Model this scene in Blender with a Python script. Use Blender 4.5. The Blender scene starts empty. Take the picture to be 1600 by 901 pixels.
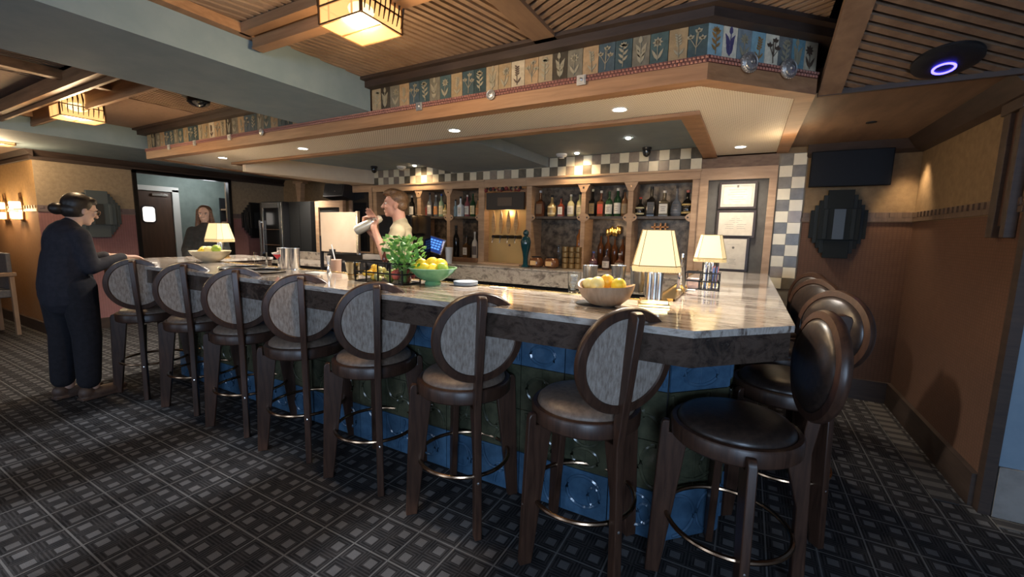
import bpy, bmesh, math, random
from mathutils import Vector, Matrix
PI = math.pi
random.seed(7)
C = bpy.context.scene.collection
SC = bpy.context.scene

# ------------------------------------------------------------------ camera
YAW, PITCH, ROLL, FPX = -0.50296256, 0.13128464, -0.01912006, 662.75
CAM = Vector((0, 0, 1.38))
def cam_axes():
    cy, sy, cp, sp = math.cos(YAW), math.sin(YAW), math.cos(PITCH), math.sin(PITCH)
    f = Vector((sy*cp, cy*cp, -sp)); r = Vector((cy, -sy, 0)); d = f.cross(r)
    cr, sr = math.cos(ROLL), math.sin(ROLL)
    return cr*r + sr*d, -sr*r + cr*d, f
RX, DX, FX = cam_axes()
cd = bpy.data.cameras.new('camera'); co = bpy.data.objects.new('camera', cd); C.objects.link(co)
cd.sensor_width = 36; cd.lens = FPX/1600*36; cd.clip_start = 0.05; cd.clip_end = 60
m = Matrix.Identity(4)
for i in range(3):
    m[i][0] = RX[i]; m[i][1] = -DX[i]; m[i][2] = -FX[i]; m[i][3] = CAM[i]
co.matrix_world = m; SC.camera = co
def at(px, py, **k):                      # the point of a real plane (x=, y= or z=) seen at a pixel
    (a, v), = k.items(); i = 'xyz'.index(a)
    d = RX*((px-800)/FPX) + DX*((py-450.5)/FPX) + FX
    return CAM + d*((v-CAM[i])/d[i])

# ------------------------------------------------------------------ view, world, big lights
SC.view_settings.view_transform = 'Standard'; SC.view_settings.look = 'None'
SC.view_settings.gamma = 1; SC.view_settings.use_curve_mapping = False
SC.view_settings.exposure = 0.9
w = bpy.data.worlds.new('world'); SC.world = w; w.use_nodes = True
w.node_tree.nodes['Background'].inputs[0].default_value = (0.45, 0.55, 0.75, 1)
w.node_tree.nodes['Background'].inputs[1].default_value = 0.05
def lamp(name, kind, loc, energy, color, target=None, **kw):
    l = bpy.data.lights.new(name, kind); l.energy = energy; l.color = color
    for k, v in kw.items(): setattr(l, k, v)
    o = bpy.data.objects.new(name, l); C.objects.link(o); o.location = loc
    if target is not None:
        o.rotation_euler = (Vector(target)-Vector(loc)).to_track_quat('-Z', 'Y').to_euler()
    return o
WARM = (1, .72, .42); SOFTW = (1, .91, .78); DAY = (.62, .78, 1)
# area lamps standing in for daylight from the unseen street wall behind the camera
for (wx, e, tx) in ((-5.2, 10, -4.0), (-2.0, 21, -1.0), (1.35, 66, .35)):
    lamp('window_daylight', 'AREA', (wx, -2.85, 1.45), e, DAY if wx < 0 else (.52, .72, 1), (tx, 1.6, .7), shape='RECTANGLE', size=1.5, size_y=1.1)
lamp('sun', 'SUN', (0, -6, 5), 2.9, (.93, .96, 1), (0+.10*3, -6+3, 5-.46*3), angle=math.radians(3))
# recessed downlights (the fittings themselves are built with the soffit)
DOWNS = [(-5.16, 2.68), (-3.8, 2.70), (-2.014, 2.708), (-.752, 2.69), (-.12, 4.20), (-5.9, 4.05), (-.25, 3.2)]

# ------------------------------------------------------------------ mesh helpers
class MB:
    def __init__(s): s.v = []; s.f = []; s.m = []; s.T = None
    def add(s, vs, fs, m=0):
        o = len(s.v)
        for p in vs:
            p = Vector(p); s.v.append(s.T @ p if s.T is not None else p)
        for f in fs: s.f.append([o+i for i in f]); s.m.append(m)
        return s
    def box(s, x0, x1, y0, y1, z0, z1, m=0):
        return s.add([(x0,y0,z0),(x1,y0,z0),(x1,y1,z0),(x0,y1,z0),(x0,y0,z1),(x1,y0,z1),(x1,y1,z1),(x0,y1,z1)],
                     [(0,3,2,1),(4,5,6,7),(0,1,5,4),(1,2,6,5),(2,3,7,6),(3,0,4,7)], m)
    def prism(s, poly, a, b, axis='z', m=0):      # polygon in the plane normal to axis, from a to b
        def P(u, v, t): return {'z': (u, v, t), 'y': (u, t, v), 'x': (t, u, v)}[axis]
        n = len(poly)
        ar = sum(poly[i][0]*poly[(i+1)%n][1]-poly[(i+1)%n][0]*poly[i][1] for i in range(n))
        if (ar < 0) != (axis == 'y'): poly = poly[::-1]
        vs = [P(u, v, a) for u, v in poly] + [P(u, v, b) for u, v in poly]
        if b < a: vs = vs[n:] + vs[:n]
        fs = [tuple(range(n))[::-1], tuple(range(n, 2*n))] + [(i, (i+1)%n, n+(i+1)%n, n+i) for i in range(n)]
        return s.add(vs, fs, m)
    def lathe(s, prof, c=(0,0,0), seg=24, m=0, axis='z', cap=True, sx=1, sy=1, rot=None):
        vs = []; fs = []; n = len(prof)
        for r, z in prof:
            for k in range(seg):
                a = 2*PI*k/seg; u, v = r*math.cos(a)*sx, r*math.sin(a)*sy
                p = {'z': (u, v, z), 'y': (u, z, v), 'x': (z, u, v)}[axis]
                if rot is not None: p = rot @ Vector(p)
                vs.append((p[0]+c[0], p[1]+c[1], p[2]+c[2]))
        for i in range(n-1):
            for k in range(seg):
                q = (i*seg+k, i*seg+(k+1)%seg, (i+1)*seg+(k+1)%seg, (i+1)*seg+k)
                fs.append(q if axis != 'y' else q[::-1])
        if cap:
            if prof[0][0] > 1e-5: fs.append(tuple(range(seg))[::-1] if axis != 'y' else tuple(range(seg)))
            if prof[-1][0] > 1e-5:
                t = tuple(range((n-1)*seg, n*seg)); fs.append(t if axis != 'y' else t[::-1])
        return s.add(vs, fs, m)
    def tube(s, pts, r, seg=8, closed=False, m=0):
        pts = [Vector(p) for p in pts]; n = len(pts); vs = []; fs = []
        rs = r if isinstance(r, (list, tuple)) else [r]*n
        up = Vector((0, 0, 1))
        for i, p in enumerate(pts):
            a = pts[(i-1) % n] if (closed or i > 0) else p; b = pts[(i+1) % n] if (closed or i < n-1) else p
            t = (b-a).normalized()
            u = t.cross(up)
            if u.length < 1e-3: u = t.cross(Vector((1, 0, 0)))
            u.normalize(); v = u.cross(t)
            for k in range(seg):
                an = 2*PI*k/seg; vs.append(p + u*math.cos(an)*rs[i] + v*math.sin(an)*rs[i])
        for i in range(n if closed else n-1):
            j = (i+1) % n
            for k in range(seg): fs.append((i*seg+k, j*seg+k, j*seg+(k+1)%seg, i*seg+(k+1)%seg))
        if not closed: fs.append(tuple(range(seg))); fs.append(tuple(range((n-1)*seg, n*seg))[::-1])
        return s.add(vs, fs, m)
    def ell(s, c, r, seg=20, rings=12, m=0, rot=None):
        rx, ry, rz = (r, r, r) if not isinstance(r, (tuple, list)) else r
        vs = []; fs = []
        for i in range(rings+1):
            th = PI*i/rings
            for k in range(seg):
                a = 2*PI*k/seg; p = Vector((rx*math.sin(th)*math.cos(a), ry*math.sin(th)*math.sin(a), -rz*math.cos(th)))
                if rot is not None: p = rot @ p
                vs.append(p + Vector(c))
        for i in range(rings):
            for k in range(seg):
                fs.append((i*seg+k, i*seg+(k+1)%seg, (i+1)*seg+(k+1)%seg, (i+1)*seg+k))
        return s.add(vs, fs, m)
    def cap(s, p0, p1, r0, r1=None, flat=1.0, side=(1, 0, 0), seg=16, m=0):   # tapered capsule; flat squashes across `side`
        p0, p1 = Vector(p0), Vector(p1); r1 = r0 if r1 is None else r1
        t = (p1-p0); L = t.length; t.normalize()
        u = Vector(side) - t*Vector(side).dot(t)
        if u.length < 1e-3: u = Vector((0, 1, 0)) - t*t.y
        u.normalize(); v = t.cross(u); rows = []
        for i in range(5): a = -PI/2+PI/2*i/4.0; rows.append((p0+t*(r0*math.sin(a)), max(r0*math.cos(a), 1e-4)))
        for i in range(1, 4): q = i/4.0; rows.append((p0.lerp(p1, q), r0+(r1-r0)*q))
        for i in range(5): a = PI/2*i/4.0; rows.append((p1+t*(r1*math.sin(a)), max(r1*math.cos(a), 1e-4)))
        vs = []; fs = []
        for c, r in rows:
            for k in range(seg):
                a = 2*PI*k/seg; vs.append(c + u*(r*math.cos(a)) + v*(r*flat*math.sin(a)))
        for i in range(len(rows)-1):
            for k in range(seg): fs.append((i*seg+k, i*seg+(k+1)%seg, (i+1)*seg+(k+1)%seg, (i+1)*seg+k))
        fs.append(tuple(range(seg))[::-1]); fs.append(tuple(range((len(rows)-1)*seg, len(rows)*seg)))
        return s.add(vs, fs, m)
    def build(s, name, mats, parent=None, bevel=0, smooth=35, loc=None):
        me = bpy.data.meshes.new(name); me.from_pydata([tuple(v) for v in s.v], [], s.f)
        if not isinstance(mats, (list, tuple)): mats = [mats]
        for x in mats: me.materials.append(x)
        if len(mats) > 1:
            for p, k in zip(me.polygons, s.m): p.material_index = k
        me.validate(); me.update()
        if smooth:
            me.polygons.foreach_set('use_smooth', [True]*len(me.polygons))
            me.set_sharp_from_angle(angle=math.radians(smooth))
        o = bpy.data.objects.new(name, me); C.objects.link(o)
        if parent is not None: o.parent = parent
        if loc is not None: o.location = loc
        if bevel:
            b = o.modifiers.new('bevel', 'BEVEL'); b.width = bevel; b.segments = 2; b.limit_method = 'ANGLE'; b.angle_limit = math.radians(40)
        return o
def tag(o, label, cat, group=None, kind=None):
    o['label'] = label; o['category'] = cat
    if group: o['group'] = group
    if kind: o['kind'] = kind
    return o
def thing(name, label, cat, loc=(0,0,0), rz=0, group=None):
    o = bpy.data.objects.new(name, None); C.objects.link(o); o.empty_display_size = .05
    o.location = loc; o.rotation_euler = (0, 0, rz)
    return tag(o, label, cat, group)
def struct(name, mb, mats, label, cat, **k):
    o = mb.build(name, mats, **k); o['kind'] = 'structure'; o['label'] = label; o['category'] = cat; return o
def dup(root, loc, rz, label, group=None):
    r = root.copy(); C.objects.link(r); r.location = loc; r.rotation_euler = (0, 0, rz); r['label'] = label
    if group: r['group'] = group
    for ch in list(root.children):
        c = ch.copy(); C.objects.link(c); c.parent = r
        for g in list(ch.children):
            d = g.copy(); C.objects.link(d); d.parent = c
    return r

# ------------------------------------------------------------------ materials
def mat(name, col, rough=.5, metal=0, spec=None, emit=None, estr=0, trans=0, ior=None, alpha=None, coat=0):
    m = bpy.data.materials.new(name); m.use_nodes = True; b = m.node_tree.nodes['Principled BSDF']
    b.inputs['Base Color'].default_value = (*col, 1); b.inputs['Roughness'].default_value = rough; b.inputs['Metallic'].default_value = metal
    if spec is not None: b.inputs['Specular IOR Level'].default_value = spec
    if emit: b.inputs['Emission Color'].default_value = (*emit, 1); b.inputs['Emission Strength'].default_value = estr
    if trans: b.inputs['Transmission Weight'].default_value = trans
    if ior: b.inputs['IOR'].default_value = ior
    if coat: b.inputs['Coat Weight'].default_value = coat; b.inputs['Coat Roughness'].default_value = .1
    return m
class NT:
    def __init__(s, m): s.t = m.node_tree; s.n = s.t.nodes; s.b = s.n['Principled BSDF']
    def new(s, typ, **k):
        x = s.n.new(typ)
        for a, v in k.items(): setattr(x, a, v)
        return x
    def link(s, a, b): s.t.links.new(a, b)
    def coord(s, scale=(1,1,1), rot=(0,0,0), out='Object'):
        c = s.new('ShaderNodeTexCoord'); mp = s.new('ShaderNodeMapping')
        mp.inputs['Scale'].default_value = scale; mp.inputs['Rotation'].default_value = rot
        s.link(c.outputs[out], mp.inputs[0]); return mp.outputs[0]
    def noise(s, vec, scale, detail=4, rough=.55, dist=0):
        x = s.new('ShaderNodeTexNoise'); x.inputs['Scale'].default_value = scale; x.inputs['Detail'].default_value = detail
        x.inputs['Roughness'].default_value = rough; x.inputs['Distortion'].default_value = dist; s.link(vec, x.inputs['Vector']); return x.outputs['Fac']
    def ramp(s, fac, stops, interp='LINEAR'):
        r = s.new('ShaderNodeValToRGB'); r.color_ramp.interpolation = interp; e = r.color_ramp.elements
        while len(e) < len(stops): e.new(.5)
        for x, (p, c) in zip(e, stops): x.position = p; x.color = (*c, 1) if len(c) == 3 else c
        s.link(fac, r.inputs[0]); return r.outputs[0]
    def math(s, op, a, b=None, c=None):
        x = s.new('ShaderNodeMath', operation=op)
        for i, v in enumerate((a, b, c)):
            if v is None: continue
            if isinstance(v, (int, float)): x.inputs[i].default_value = v
            else: s.link(v, x.inputs[i])
        return x.outputs[0]
    def sep(s, vec):
        x = s.new('ShaderNodeSeparateXYZ'); s.link(vec, x.inputs[0]); return x.outputs
    def mix(s, f, a, b, blend='MIX'):
        x = s.new('ShaderNodeMix', data_type='RGBA', blend_type=blend)
        for i, v in ((0, f), (6, a), (7, b)):
            if isinstance(v, (int, float)): x.inputs[i].default_value = v
            elif isinstance(v, tuple): x.inputs[i].default_value = (*v, 1)
            else: s.link(v, x.inputs[i])
        return x.outputs[2]
    def bump(s, h, strength=.3, dist=.01):
        x = s.new('ShaderNodeBump'); x.inputs['Strength'].default_value = strength; x.inputs['Distance'].default_value = dist
        s.link(h, x.inputs['Height']); s.link(x.outputs[0], s.b.inputs['Normal'])
    def color(s, c): s.link(c, s.b.inputs['Base Color'])
def wood(name, c1, c2, rough=.45, stretch=(1, 1, 12), scale=3, bump=.08, coat=0):
    m = mat(name, c1, rough, coat=coat); n = NT(m)
    sx = tuple(12.0/k for k in stretch)
    v = n.coord(sx); f = n.noise(v, scale, 5, .6, .4)
    n.color(n.ramp(f, [(.3, c1), (.7, c2)])); n.bump(f, bump, .004); return m
def mottled(name, c1, c2, scale=8, rough=.7, bump=.1, detail=4, metal=0, bd=.003):
    m = mat(name, c1, rough, metal); n = NT(m); v = n.coord(); f = n.noise(v, scale, detail, .6)
    n.color(n.ramp(f, [(.35, c1), (.65, c2)])); n.bump(f, bump, bd); return m
def fabric(name, c1, c2, scale=260, rough=.9):
    m = mat(name, c1, rough, spec=.2); n = NT(m)
    v = n.coord((1, 1, .22)); f = n.noise(v, scale, 3, .7); g = n.noise(n.coord(), 9, 3)
    c = n.ramp(f, [(.35, c1), (.65, c2)]); n.color(n.mix(.25, c, n.ramp(g, [(.3, c1), (.7, c2)])))
    n.bump(f, .5, .002); return m
def marble(name, cols, scale=1.6, rough=.12, rot=(0,0,0), stretch=(1,1,1), bump=0):
    m = mat(name, cols[0], rough, coat=.3); n = NT(m); v = n.coord(stretch, rot)
    f = n.noise(v, scale, 9, .62, 1.6); g = n.noise(v, scale*3.4, 8, .65, 2.2)
    h = n.math('ADD', n.math('MULTIPLY', f, .6), n.math('MULTIPLY', g, .4))
    k = len(cols); n.color(n.ramp(h, [(.3+.4*i/(k-1), c) for i, c in enumerate(cols)]))
    if bump: n.bump(g, bump, .003)
    return m

WOODD = wood('dark_stained_wood', (.030, .014, .009), (.075, .036, .022), .38, (1, 1, 10), 5)
WOODL = wood('pale_oak', (.33, .20, .115), (.50, .33, .20), .5, (10, 10, 1.5), 3)
WOODO = wood('oak_fascia', (.24, .12, .055), (.40, .215, .105), .5, (14, 3, 1), 3)
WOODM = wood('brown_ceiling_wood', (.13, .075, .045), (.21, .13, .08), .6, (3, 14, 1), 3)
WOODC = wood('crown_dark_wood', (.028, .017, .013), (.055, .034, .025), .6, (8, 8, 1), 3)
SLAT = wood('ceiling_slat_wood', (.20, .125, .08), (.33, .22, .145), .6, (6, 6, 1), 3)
SLATB = mat('slat_backing', (.018, .012, .009), .9)
LEATHER = mottled('dark_leather', (.020, .014, .012), (.040, .026, .020), 60, .33, .15)
BACKFAB = fabric('grey_woven_backrest', (.20, .155, .125), (.44, .38, .33), 110)
SEATFAB = mottled('taupe_leather_seat', (.16, .11, .08), (.24, .17, .125), 50, .45, .1)
BRONZE = mat('bronze_tube', (.30, .20, .13), .25, 1)
STEEL = mat('polished_steel', (.88, .87, .85), .2, .9)
CHROME = mat('brushed_nickel', (.55, .53, .50), .25, 1)
BRASS = mat('brass', (.72, .50, .20), .22, 1)
GOLDP = mat('gold_panel', (.62, .40, .15), .35, .45)
BLACK = mat('black_plastic', (.010, .010, .012), .45)
BLACKM = mat('black_metal', (.015, .014, .014), .4, .6)
DARKGL = mat('dark_glass', (.012, .013, .015), .08)
PAPER = mottled('cream_paper', (.66, .58, .46), (.74, .66, .53), 20, .8, .02)
WHITE = mat('white_ceramic', (.75, .74, .70), .3)
BLUEB = mottled('blue_grey_plaster', (.16, .225, .26), (.19, .255, .29), 6, .75, .05)
BLUEC = mottled('blue_grey_ceiling_paint', (.20, .25, .275), (.23, .28, .30), 5, .75, .05)
STONE = marble('brown_veined_marble', [(.02, .015, .012), (.08, .06, .05), (.33, .28, .24), (.55, .50, .45), (.10, .07, .055), (.66, .62, .57)], 1.7, .09, (0, 0, .35), (.6, 3.4, 1.5))
STONE2 = marble('rough_apron_stone', [(.012, .009, .007), (.035, .024, .018), (.08, .055, .042), (.02, .014, .012), (.22, .17, .14)], 2.6, .15, (0, .5, .3), (1, 1, 1.6), .4)
BACKST = marble('grey_splash_stone', [(.05, .042, .035), (.16, .13, .11), (.42, .36, .30), (.08, .065, .055), (.22, .18, .15)], 2.0, .3, (.3, .4, 0), (1, 1, 1.4), .3)
SILV = mat('antique_silver', (.50, .50, .49), .42, .9)

def carpet_mat():
    m = mat('woven_carpet', (.02, .02, .02), .95, spec=.1); n = NT(m); v = n.coord(); xyz = n.sep(v)
    P = .1
    def cell(a): return n.math('SUBTRACT', n.math('FRACT', n.math('DIVIDE', n.math('ADD', a, 20.02), P)), .5)
    u, w_ = cell(xyz[0]), cell(xyz[1]); au, aw = n.math('ABSOLUTE', u), n.math('ABSOLUTE', w_)
    mx = n.math('MAXIMUM', au, aw)
    centre = n.math('LESS_THAN', mx, .21)
    su = n.math('GREATER_THAN', n.math('FRACT', n.math('MULTIPLY', n.math('ADD', mx, 0), 9.5)), .5)
    # basket weave: stripes run one way in even cells and the other in odd cells
    cx = n.math('FLOOR', n.math('DIVIDE', n.math('ADD', xyz[0], 20.02), P)); cy = n.math('FLOOR', n.math('DIVIDE', n.math('ADD', xyz[1], 20.02), P))
    par = n.math('MODULO', n.math('ADD', cx, cy), 2.0)
    st = n.math('GREATER_THAN', n.math('FRACT', n.math('MULTIPLY', xyz[0], 72)), .55)
    st2 = n.math('GREATER_THAN', n.math('FRACT', n.math('MULTIPLY', xyz[1], 72)), .55)
    side = n.math('GREATER_THAN', au, aw)
    lines = n.math('ADD', n.math('MULTIPLY', side, st), n.math('MULTIPLY', n.math('SUBTRACT', 1.0, side), st2))
    lines = n.math('MULTIPLY', lines, .8)
    def grid(a): return n.math('LESS_THAN', n.math('ABSOLUTE', n.math('SUBTRACT', n.math('FRACT', n.math('DIVIDE', n.math('ADD', a, 20.02), .2)), .5)), .0)
    def gl(a): return n.math('LESS_THAN', n.math('FRACT', n.math('DIVIDE', n.math('ADD', a, 20.025), .2)), .035)
    g = n.math('MAXIMUM', gl(xyz[0]), gl(xyz[1]))
    fz = n.noise(v, 320, 2, .7); fz2 = n.noise(v, 14, 3)
    base = n.mix(lines, (.008, .008, .010), (.07, .069, .074))
    c = n.mix(centre, base, (.20, .198, .205)); c = n.mix(g, c, (.26, .255, .255))
    c = n.mix(n.math('MULTIPLY', fz, .7), c, (.02, .02, .022)); c = n.mix(.25, c, n.ramp(fz2, [(.3, (.02, .02, .02)), (.7, (.10, .09, .085))]))
    n.color(c); n.bump(fz, .5, .004); return m
CARPET = carpet_mat()
def carpet_border():
    m = mat('carpet_border', (.1, .1, .1), .95, spec=.1); n = NT(m); v = n.coord(); xyz = n.sep(v)
    a = n.math('GREATER_THAN', n.math('FRACT', n.math('MULTIPLY', xyz[1], 9)), .55)
    fz = n.noise(v, 200, 2); c = n.mix(a, (.15, .14, .13), (.06, .055, .055)); n.color(n.mix(n.math('MULTIPLY', fz, .6), c, (.03, .03, .03))); return m
CBORD = carpet_border()
def wallpaper(name, up, lo, zsplit=1.52, lo2=None):
    m = mat(name, up, .85, spec=.2); n = NT(m); v = n.coord(); xyz = n.sep(v)
    k = n.math('GREATER_THAN', xyz[2], zsplit)
    f = n.noise(v, 22, 5, .65); fine = n.noise(n.coord((1, 1, 1)), 190, 2, .8)
    up2 = tuple(c*.78 for c in up); lo_2 = lo2 or tuple(c*.68 for c in lo)
    cu = n.ramp(f, [(.35, up2), (.65, up)])
    hor = n.math('ADD', xyz[0], xyz[1])
    w1 = n.math('LESS_THAN', n.math('FRACT', n.math('MULTIPLY', xyz[2], 55)), .3)
    w2 = n.math('LESS_THAN', n.math('FRACT', n.math('MULTIPLY', hor, 38)), .35)
    wv = n.math('MULTIPLY', n.math('MAXIMUM', w1, w2), .6)
    cl = n.mix(wv, n.ramp(f, [(.35, lo), (.65, tuple(c*.85 for c in lo))]), lo_2)
    c = n.mix(k, cl, cu); n.color(n.mix(n.math('MULTIPLY', fine, .25), c, tuple(x*.5 for x in up))); n.bump(fine, .4, .003); return m
WP = wallpaper('tan_over_rose_wallpaper', (.235, .16, .09), (.13, .066, .045))
WPL = wallpaper('tan_over_mauve_wallpaper', (.36, .28, .19), (.36, .17, .17))
WPW = wallpaper('ochre_wallpaper', (.46, .27, .11), (.36, .18, .08))
def lattice():
    m = mat('cream_lattice_panel', (.8, .74, .62), .6); n = NT(m); v = n.coord(rot=(0, 0, PI/4)); xyz = n.sep(v)
    a = n.math('FRACT', n.math('MULTIPLY', xyz[0], 60)); b = n.math('FRACT', n.math('MULTIPLY', xyz[1], 60))
    k = n.math('MULTIPLY', n.math('GREATER_THAN', a, .45), n.math('GREATER_THAN', b, .45))
    n.color(n.mix(k, (.84, .77, .65), (.46, .38, .28))); n.bump(n.math('SUBTRACT', 1.0, k), .5, .004); return m
LATT = lattice()

# ------------------------------------------------------------------ floor, walls
fl = MB().box(-12, 3.2, -3.2, 6.2, -.06, 0); struct('floor', fl, CARPET, 'dark woven carpet of small squares and thin light lines', 'floor', smooth=0)
b = MB().box(.98, 1.085, 2.96, 4.5, .001, .006).box(1.18, 3.0, 2.82, 2.90, .001, .006)
b.box(-.9, .25, 4.39, 4.49, .001, .006)
struct('trim_1', b, CBORD, 'pale patterned border strip of the carpet along the right wall', 'carpet border', smooth=0)

b = MB().box(-7.5, .19, 4.90, 5.0, 0, 2.5); struct('wall_back', b, wallpaper('tan_over_brown_wallpaper', (.30, .21, .12), (.10, .055, .045), 1.55), 'brown shaded wall behind the bar shelves', 'wall', smooth=0)
b = MB().box(.19, 1.249, 4.577, 4.70, 0, 2.45); struct('wall_niche', b, WP, 'tan and rose papered wall under the black screen', 'wall', smooth=0)
b = MB().box(1.149, 1.30, 2.99, 4.577, 0, 2.45); struct('wall_right', b, WP, 'brown papered side wall right of the bar', 'wall', smooth=0)
b = MB().box(1.185, 3.2, 2.94, 3.08, 0, 2.6); struct('wall_right_return', b, mottled('blue_grey_wall', (.20, .28, .36), (.24, .32, .40), 6, .7), 'blue lit wall at the right edge', 'wall', smooth=0)
b = MB().box(1.140, 1.185, 2.925, 2.985, 0, 2.2); struct('trim_2', b, WOODC, 'dark corner post at the end of the right wall', 'trim')
b = MB().box(1.19, 3.2, 2.92, 2.95, 0, .265); struct('baseboard_right_return', b, mottled('grey_stone_base', (.20, .19, .18), (.28, .265, .25), 9, .8), 'tall grey stone baseboard under the blue wall', 'baseboard')
b = MB().box(1.12, 1.149, 2.985, 4.577, 0, .18); struct('baseboard_right', b, WOODC, 'dark wooden baseboard along the right wall', 'baseboard')
b = MB().box(.02, 1.12, 4.548, 4.577, 0, .18); struct('baseboard_niche', b, WOODC, 'dark wooden baseboard under the stepped mirror', 'baseboard')
# stepped dado band: a ledge with a row of little dentils
def band(name, x0, y0, x1, y1, n, label, zb=1.525, mt=None):
    mb = MB(); dx, dy = x1-x0, y1-y0; L = math.hypot(dx, dy); ux, uy = dx/L, dy/L; nx, ny = uy, -ux
    def blk(a, c, t, z0, z1):
        p = [(x0+ux*a, y0+uy*a), (x0+ux*c, y0+uy*c), (x0+ux*c+nx*t, y0+uy*c+ny*t), (x0+ux*a+nx*t, y0+uy*a+ny*t)]
        mb.prism(p, z0, z1)
    blk(0, L, .012, zb, zb+.03); blk(0, L, .004, zb+.03, zb+.075)
    st = L/n
    for i in range(n): blk(i*st+st*.15, i*st+st*.62, .014, zb+.035, zb+.072)
    return struct(name, mb, mt or wood(name+'_wood', (.07, .045, .032), (.13, .085, .06), .6), label, 'trim', smooth=0)
band('trim_4', .39, 4.577, 1.149, 4.577, 9, 'dentilled band across the niche wall')
band('trim_5', 1.149, 4.577, 1.149, 2.99, 22, 'dentilled band along the right wall')
band('trim_6', -7.5, 1.77, -7.5, 2.70, 12, 'dentilled band on the left wall before the doorway', mt=mat('mauve_band', (.16, .12, .12), .7))
band('trim_7', -7.5, 3.98, -7.5, 4.90, 12, 'dentilled band on the left wall after the doorway', mt=mat('mauve_band_b', (.14, .10, .09), .7))
band('trim_8', -10.4, 1.77, -7.5, 1.77, 30, 'dentilled band behind the wall sconces', mt=mat('ochre_band', (.30, .19, .09), .6))
# left wall with the doorway
b = MB().box(-7.62, -7.5, 1.89, 2.73, 0, 2.6).box(-7.54, -7.499, 1.771, 1.9, 0, 2.6).box(-7.62, -7.5, 3.95, 5.0, 0, 2.6).box(-7.62, -7.5, 2.73, 3.95, 2.12, 2.6)
struct('wall_left', b, WPL, 'tan and mauve papered left wall with a wide doorway', 'wall', smooth=0)
b = MB().box(-10.6, -7.51, 1.77, 1.89, 0, 2.6); struct('wall_left_front', b, WPW, 'ochre lit wall at the left edge carrying the sconces', 'wall', smooth=0)
b = MB().box(-10.7, -10.6, -3.2, 1.89, 0, 2.6); struct('wall_far_left', b, WPW, 'side wall at the far left of the room', 'wall', smooth=0)
b = MB().box(-7.5, -7.47, 1.74, 2.70, 0, .14).box(-7.5, -7.47, 3.98, 4.9, 0, .14); struct('baseboard_left', b, WOODC, 'dark baseboard under the mauve wall', 'baseboard')
b = MB().box(-10.6, -7.47, 1.74, 1.77, 0, .14); struct('baseboard_left_front', b, WOODC, 'dark baseboard under the sconces', 'baseboard')
b = MB().box(-7.55, -7.47, 2.70, 2.745, 0, 2.13).box(-7.55, -7.47, 3.935, 3.98, 0, 2.13).box(-7.55, -7.47, 2.70, 3.98, 2.10, 2.145)
struct('trim_9', b, BLACKM, 'thin black casing around the doorway', 'door casing')
VEST = mottled('sage_grey_paint', (.15, .19, .17), (.19, .235, .21), 5, .7)
b = MB().box(-8.72, -8.6, 2.0, 5.2, 0, 2.6).box(-8.6, -7.62, 5.1, 5.2, 0, 2.6).box(-8.6, -7.62, 2.0, 2.1, 0, 2.6).box(-8.6, -7.62, 2.0, 5.2, 2.3, 2.4)
struct('wall_vestibule', b, VEST, 'sage grey walls of the service passage beyond the doorway', 'wall', smooth=0)
lamp('passage_light', 'POINT', (-8.0, 3.9, 2.15), 9, (.92, .95, 1), shadow_soft_size=.15)
# swing door seen in the passage
d = thing('door_1', 'dark brown swing door with a rounded window in the service passage', 'door', (-8.56, 3.32, 0)); d['kind'] = 'structure'
MB().box(0, .04, -.26, .26, .01, 1.93).build('door_leaf', wood('door_brown', (.055, .028, .016), (.09, .046, .026), .45), d, bevel=.004)
def rrect(w, h, r, n=5, cx=0, cy=0):
    p = []
    for sx, sy, a0 in ((1, 1, 0), (-1, 1, PI/2), (-1, -1, PI), (1, -1, 3*PI/2)):
        for i in range(n+1):
            a = a0+PI/2*i/n; p.append((cx+sx*(w/2-r)+r*math.cos(a), cy+sy*(h/2-r)+r*math.sin(a)))
    return p
mb = MB().prism(rrect(.20, .28, .05, cx=-.075, cy=1.56), .038, .046, 'x'); mb.build('window_frame', BLACK, d)
mb = MB().prism(rrect(.16, .24, .04, cx=-.075, cy=1.56), .044, .050, 'x'); mb.build('window_pane', mat('lit_pane', (.8, .75, .7), .2, emit=(1, .9, .8), estr=.9), d)
mb = MB().box(-.02, .06, -.31, -.26, 0, 1.98).box(-.02, .06, .26, .36, 0, 1.98).box(-.02, .06, -.31, .36, 1.94, 2.02); mb.build('door_frame', mat('pale_door_frame', (.62, .62, .58), .5), d, bevel=.004)
MB().box(.04, .07, -.02, .20, 1.86, 1.90).build('door_closer', CHROME, d, bevel=.003)
# shelf with glasses in the passage
t = thing('wall_shelf', 'small dark wall shelf rack behind the woman in the doorway', 'shelf', (-8.0, 4.6, 0))
MB().box(-.5, -.46, -.3, .3, 1.1, 1.9).build('back_board', BLACK, t)
for z in (1.2, 1.45, 1.68): MB().box(-.5, -.28, -.3, .3, z, z+.025).build('shelf', WOODL, t)

# unseen street wall behind the camera, windows placed to shape the sun patches
mb = MB(); xs = [(-4.55, -3.85), (-3.45, -2.70), (-1.95, -1.35), (.5, 2.3)]; last = -10.7
for a, c in xs:
    mb.box(last, a, -3.1, -2.95, 0, 2.6); mb.box(a, c, -3.1, -2.95, 0, 1.35); mb.box(a, c, -3.1, -2.95, 2.1, 2.6); last = c
mb.box(last, 3.2, -3.1, -2.95, 0, 2.6)
struct('wall_street', mb, WPL, 'street side wall behind the viewer', 'wall', smooth=0)
for i, (a, c) in enumerate(xs):
    mb = MB()
    for k in range(3):
        x = a+(c-a)*k/2; mb.box(x-.035, x+.035, -3.06, -2.99, 1.35, 2.1)
    for z in (1.37, 1.75, 2.08): mb.box(a, c, -3.06, -2.99, z-.03, z+.03)
    struct('window_%d' % (i+1), mb, WOODC, 'unseen street window frame placed to shape the daylight', 'window', smooth=0)
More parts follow.
